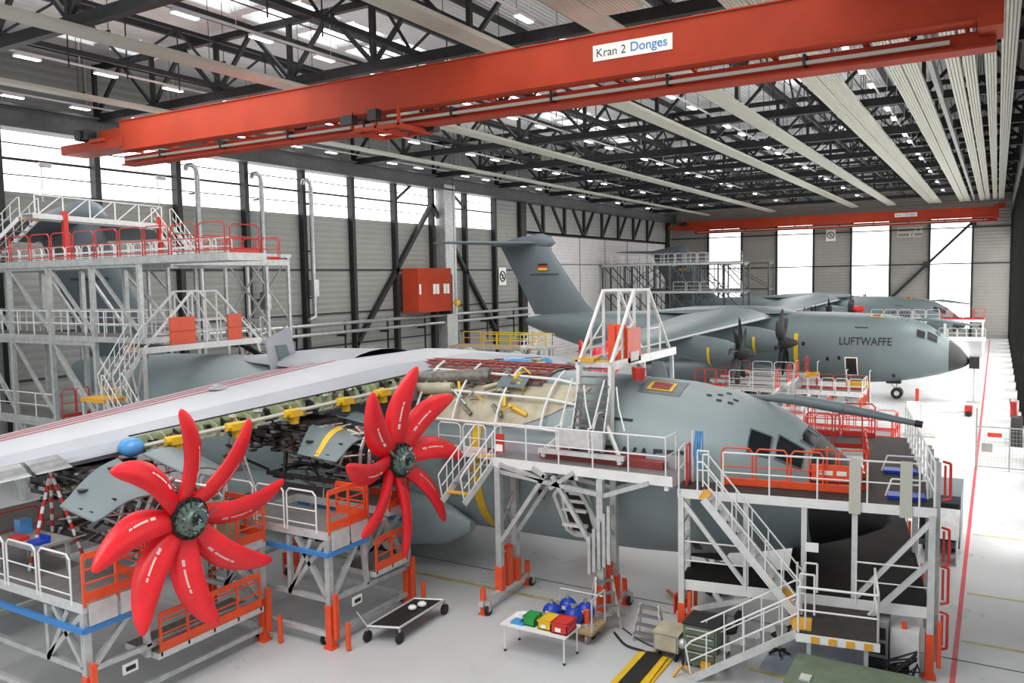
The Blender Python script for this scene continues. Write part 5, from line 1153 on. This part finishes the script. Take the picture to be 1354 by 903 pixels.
q=MB().box(1.42,1.5,45.6,45.68,0,2.2).box(1.42,1.5,48.6,48.68,0,2.2).box(1.43,1.49,45.6,48.6,2.14,2.2).box(1.43,1.49,45.6,48.6,.12,.18)
for k in range(12): q.bar((1.46,45.8+.24*k,.15),(1.46,45.8+.24*k,2.15),.012)
q.build('gate_leaf','alu',T)
# dark machine and foil behind the nose dock, tow items on the bright floor
T = thing('ground_power_unit','dark grey machine with a grille standing beyond the right end of the nose dock','machine',(-1.6,33,0))
MB().box(-2.3,-.95,33.5,36.5,.25,2.2).build('housing','acdark',T); MB().box(-2.25,-1.0,33.45,33.5,.5,1.9).build('grille','black',T)
for x in (-2.1,-1.15):
    for y in (33.9,36.1): MB().wheel((x,y,.28),.28,.16,0,14).build('wheel','black',T)
tag(MB().slab((-1.85,32.3,.9),(-.95,32.3,.9),(-.95,33.3,1.75),(-1.85,33.3,1.75),.03).box(-1.8,-1.75,32.3,33.3,0,.9).box(-1.05,-1.0,32.3,33.3,0,.9).build('reflector_board','alu'),'tilted silver board on legs in front of the dark grey machine','board')
T = thing('tow_bar','thin red ended tow bar lying on the bright floor ahead of the second aircraft','tow bar',(-3,66,0))
MB().tube((-5.0,64.5,.35),(-1.6,66.8,.3),.06,8).build('bar','steel',T); MB().box(-1.8,-1.3,66.5,67.1,.1,.75).build('head','red',T)
for y in (66.4,67.2): MB().wheel((-1.55,y,.2),.2,.08,1,12).build('wheel','black',T)
T = thing('nose_stand','black testing device on a stand close to the nose tip of the second aircraft','device',(-1.1,74,0))
MB().box(-1.75,-1.05,73.6,74.4,2.7,3.6).build('instrument','black',T); MB().box(-1.45,-1.35,73.9,74.1,.1,2.7).build('pole','steel',T); MB().box(-1.9,-.9,73.5,74.5,0,.1).build('base','steel',T)
T = thing('extinguisher_trolley','red extinguisher trolley standing against the right wall','extinguisher',(1.2,66,0))
MB().tube((1.2,66,.2),(1.2,66,1.3),.22,12).build('cylinder','red',T,True); MB().wheel((1.2,65.75,.2),.2,.06,0,12).wheel((1.2,66.25,.2),.2,.06,0,12).build('wheel','black',T); MB().path([(1.05,66,.3),(.95,66,1.5)],.03).build('handle','black',T)
tag(MB().box(.9,1.5,56,57.2,0,1.7).box(.88,.9,56.1,57.1,.2,1.5,1).build('wall_cabinet',['black','gray']),'dark cabinet standing against the right wall past the fence gate','cabinet')
T = thing('tail_stand','white jack stand with a hydraulic mast in front of the second aircraft nose wheel','stand',(-4.0,60,0))
for x,y,h in ((-4.4,57.2,2.2),(-3.6,57.8,2.0)): MB().box(x-.35,x+.35,y-.2,y+.2,.1,h).build('mast','white',T)
MB().box(-4.9,-3.1,56.9,58.1,0,.12).build('base','steel',T); MB().box(-4.3,-4.1,57.4,57.6,.1,3).build('ram','red',T)
# ---- items on the left wall
T = thing('crane_cabin','orange red suspended operator cabin with small windows at the left wall columns','cabin',(-50.2,68.2,7.2))
q=MB(); P=[(-50.9,65.0),(-49.4,65.6),(-48.9,66.8),(-48.9,70.6),(-49.3,71.2),(-50.9,71.2)]
q.loft([[(a,b,7.2) for a,b in P],[(a,b,11.6) for a,b in P]]); q.build('cabin_body','crane',T)
for y0,y1 in ((67.4,68.4),(69.2,70.2)): MB().box(-48.92,-48.86,y0,y1,9.0,10.0).box(-48.86,-48.85,y0+.4,y1-.4,9,10,1).build('cabin_window',['paper','cream'],T)
MB().slab((-49.35,65.7,9.0),(-49.05,66.5,9.0),(-49.05,66.5,10.0),(-49.35,65.7,10.0),-.05).build('cabin_window','paper',T)
MB().box(-51,-49.5,71.2,71.7,6.8,11).build('bracket','dark',T)
for i,(y,z0,lab) in enumerate(((40.8,4.5,'first silver vent pipe with a hooked top on the left wall, nearest the camera'),(46.9,6.5,'middle one of three silver hooked vent pipes on the left wall'),(52.4,7.4,'third silver hooked vent pipe on the left wall, farthest from the camera'))):
    T = thing('vent_pipe',lab,'pipe',(XL+.9,y,z0),group='hooked vent pipes on the left wall'); x=XL+.9
    q=MB().tube((x,y,z0),(x,y,18.4),.2,10); q.path([(x,y,18.4),(x,y-.1,18.85),(x,y-.45,19.05),(x,y-.85,18.95),(x,y-.95,18.6)],.17,10); q.build('pipe','silver',T,True)
    MB().box(x-.3,x+.3,y-.3,y+.3,z0+1.8,z0+3.2).build('silencer','silver',T); MB().tube((x,y,z0),(x,y-.7,z0-.2),.18,10).build('elbow','silver',T,True)
    for z in (9,13,17): MB().box(XL,x,y-.06,y+.06,z,z+.12).build('bracket','dark',T)
T = thing('service_pipes','long pair of grey service pipes running along the left wall','pipes',(XL+.8,60,6))
for z in (5.9,6.7): MB().tube((XL+1.0,36,z),(XL+1.0,89.5,z),.16,8).build('pipe','silver',T,True)
for y in range(38,90,6): MB().box(XL+.1,XL+1.1,y-.08,y+.08,5.5,5.7).box(XL+.95,XL+1.1,y-.06,y+.06,3.4 if y%12 else 5.5,6.9).build('bracket','dark',T)
T = thing('chain_hoist','yellow hook block hanging on thin chains before the left wall','hoist',(-48.7,70.7,6))
MB().tube((-48.5,70.7,7.5),(-48.5,70.7,21.1),.03,5).build('chain','dark',T); MB().ball((-48.3,70.7,8.0),.36,10,6).build('hook_block','yellow',T,True); MB().path([(-48.5,70.7,7.5),(-48.5,70.0,4)],.03).path([(-48.5,70.7,7.5),(-48.5,71.6,4)],.03).box(-48.6,-48.4,70.6,70.8,6.9,7.5,0).build('sling','cream',T)
def prohib(name,lab,c,s,ax):
    """white square sign with a crossed ring"""
    T = thing(name,lab,'sign',c); x,y,z=c
    def P(a,b,o): return (x+o,y+a,z+b) if ax==0 else (x+a,y-o,z+b)
    MB().quad(P(-s,-s*1.25,.1),P(s,-s*1.25,.1),P(s,s*1.25,.1),P(-s,s*1.25,.1)).build('board','paper',T)
    q=MB(); q.path([P(s*.7*math.cos(k*PI/10),s*.7*math.sin(k*PI/10),.13) for k in range(20)],s*.09,5,0,True); q.bar(P(-s*.45,s*.45,.13),P(s*.45,-s*.45,.13),s*.12).bar(P(-s*.1,-s*.4,.12),P(s*.1,s*.3,.12),s*.14); q.build('symbol','ink',T)
prohib('prohibition_sign','white prohibition sign on the left wall beside the second aircraft fin',(XL+.05,85.0,10.7),.85,0)
prohib('prohibition_sign','white prohibition sign high on the end wall between two windows',(-23.9,YF-.05,16.6),.75,1)
T = thing('wall_sign','wide pale sign with two rows of lettering high on the end wall','sign',(-12.1,YF-.1,16.6))
q=MB(); MB().quad((-13.9,YF-.06,15.8),(-10.3,YF-.06,15.8),(-10.3,YF-.06,17.4),(-13.9,YF-.06,17.4)).build('board','cream',T)
for row in range(2):
    for k in range(13):
        if rn.random()<.15: continue
        x=-13.7+.26*k; z=16.75-.75*row; q.quad((x,YF-.08,z),(x+.17,YF-.08,z),(x+.17,YF-.08,z+.42),(x,YF-.08,z+.42))
q.build('lettering','beam',T)
# ground lock cover on the trestle, red bucket behind it
T = thing('bucket','red bucket on the fuselage top below the trestle bridge deck','bucket',(-9.7,25.4,7.15)); MB().tube((-9.95,24.9,7.05),(-9.95,24.9,7.45),.2,14,0,.23).build('bucket_body','red',T,True); MB().path([(-10.17,24.9,7.45),(-9.95,24.9,7.6),(-9.73,24.9,7.45)],.015).build('handle','steel',T)
tag(MB().slab((-9.75,25.6,7.08),(-9.2,25.6,7.08),(-9.4,25.7,7.6),(-9.8,25.7,7.6),.06).build('guard_panel','acdark'),'dark blue panel leaning below the right end of the trestle bridge','panel')
# ================================================================ light
for x, y, e in ((-12,6,4300),(-36,8,1500),(-12,32,1500),(-12,62,1200),(-12,95,2600),(-36,30,2800),(-36,62,2600),(-36,95,2600),(-24,125,2600)):
    area('roof_fill', (x, y, 20.6), (0,0,0), 14, 20, e, (1,.99,.97))  # added fill lamps backing the skylights; the front pair brightens the near floor
l = area('aisle_fill', (-.6, 78, 20.2), (0,0,0), 3, 85, 3000, (1,.99,.97)); l.data.spread = math.radians(60)  # added lamp with a narrow spread, only to brighten the aisle floor
area('gate_daylight', (XR-.3, 75, 9), (0, math.radians(90), 0), 12, 60, 900, (1,.98,.95))
for x, y in ((-12,24),(-36,24),(-12,64),(-36,64),(-24,108)): area('roof_up_fill', (x, y, 21.9), (PI,0,0), 18, 34, 700, (1,.99,.97))  # added fill lamps facing up to lighten the roof deck
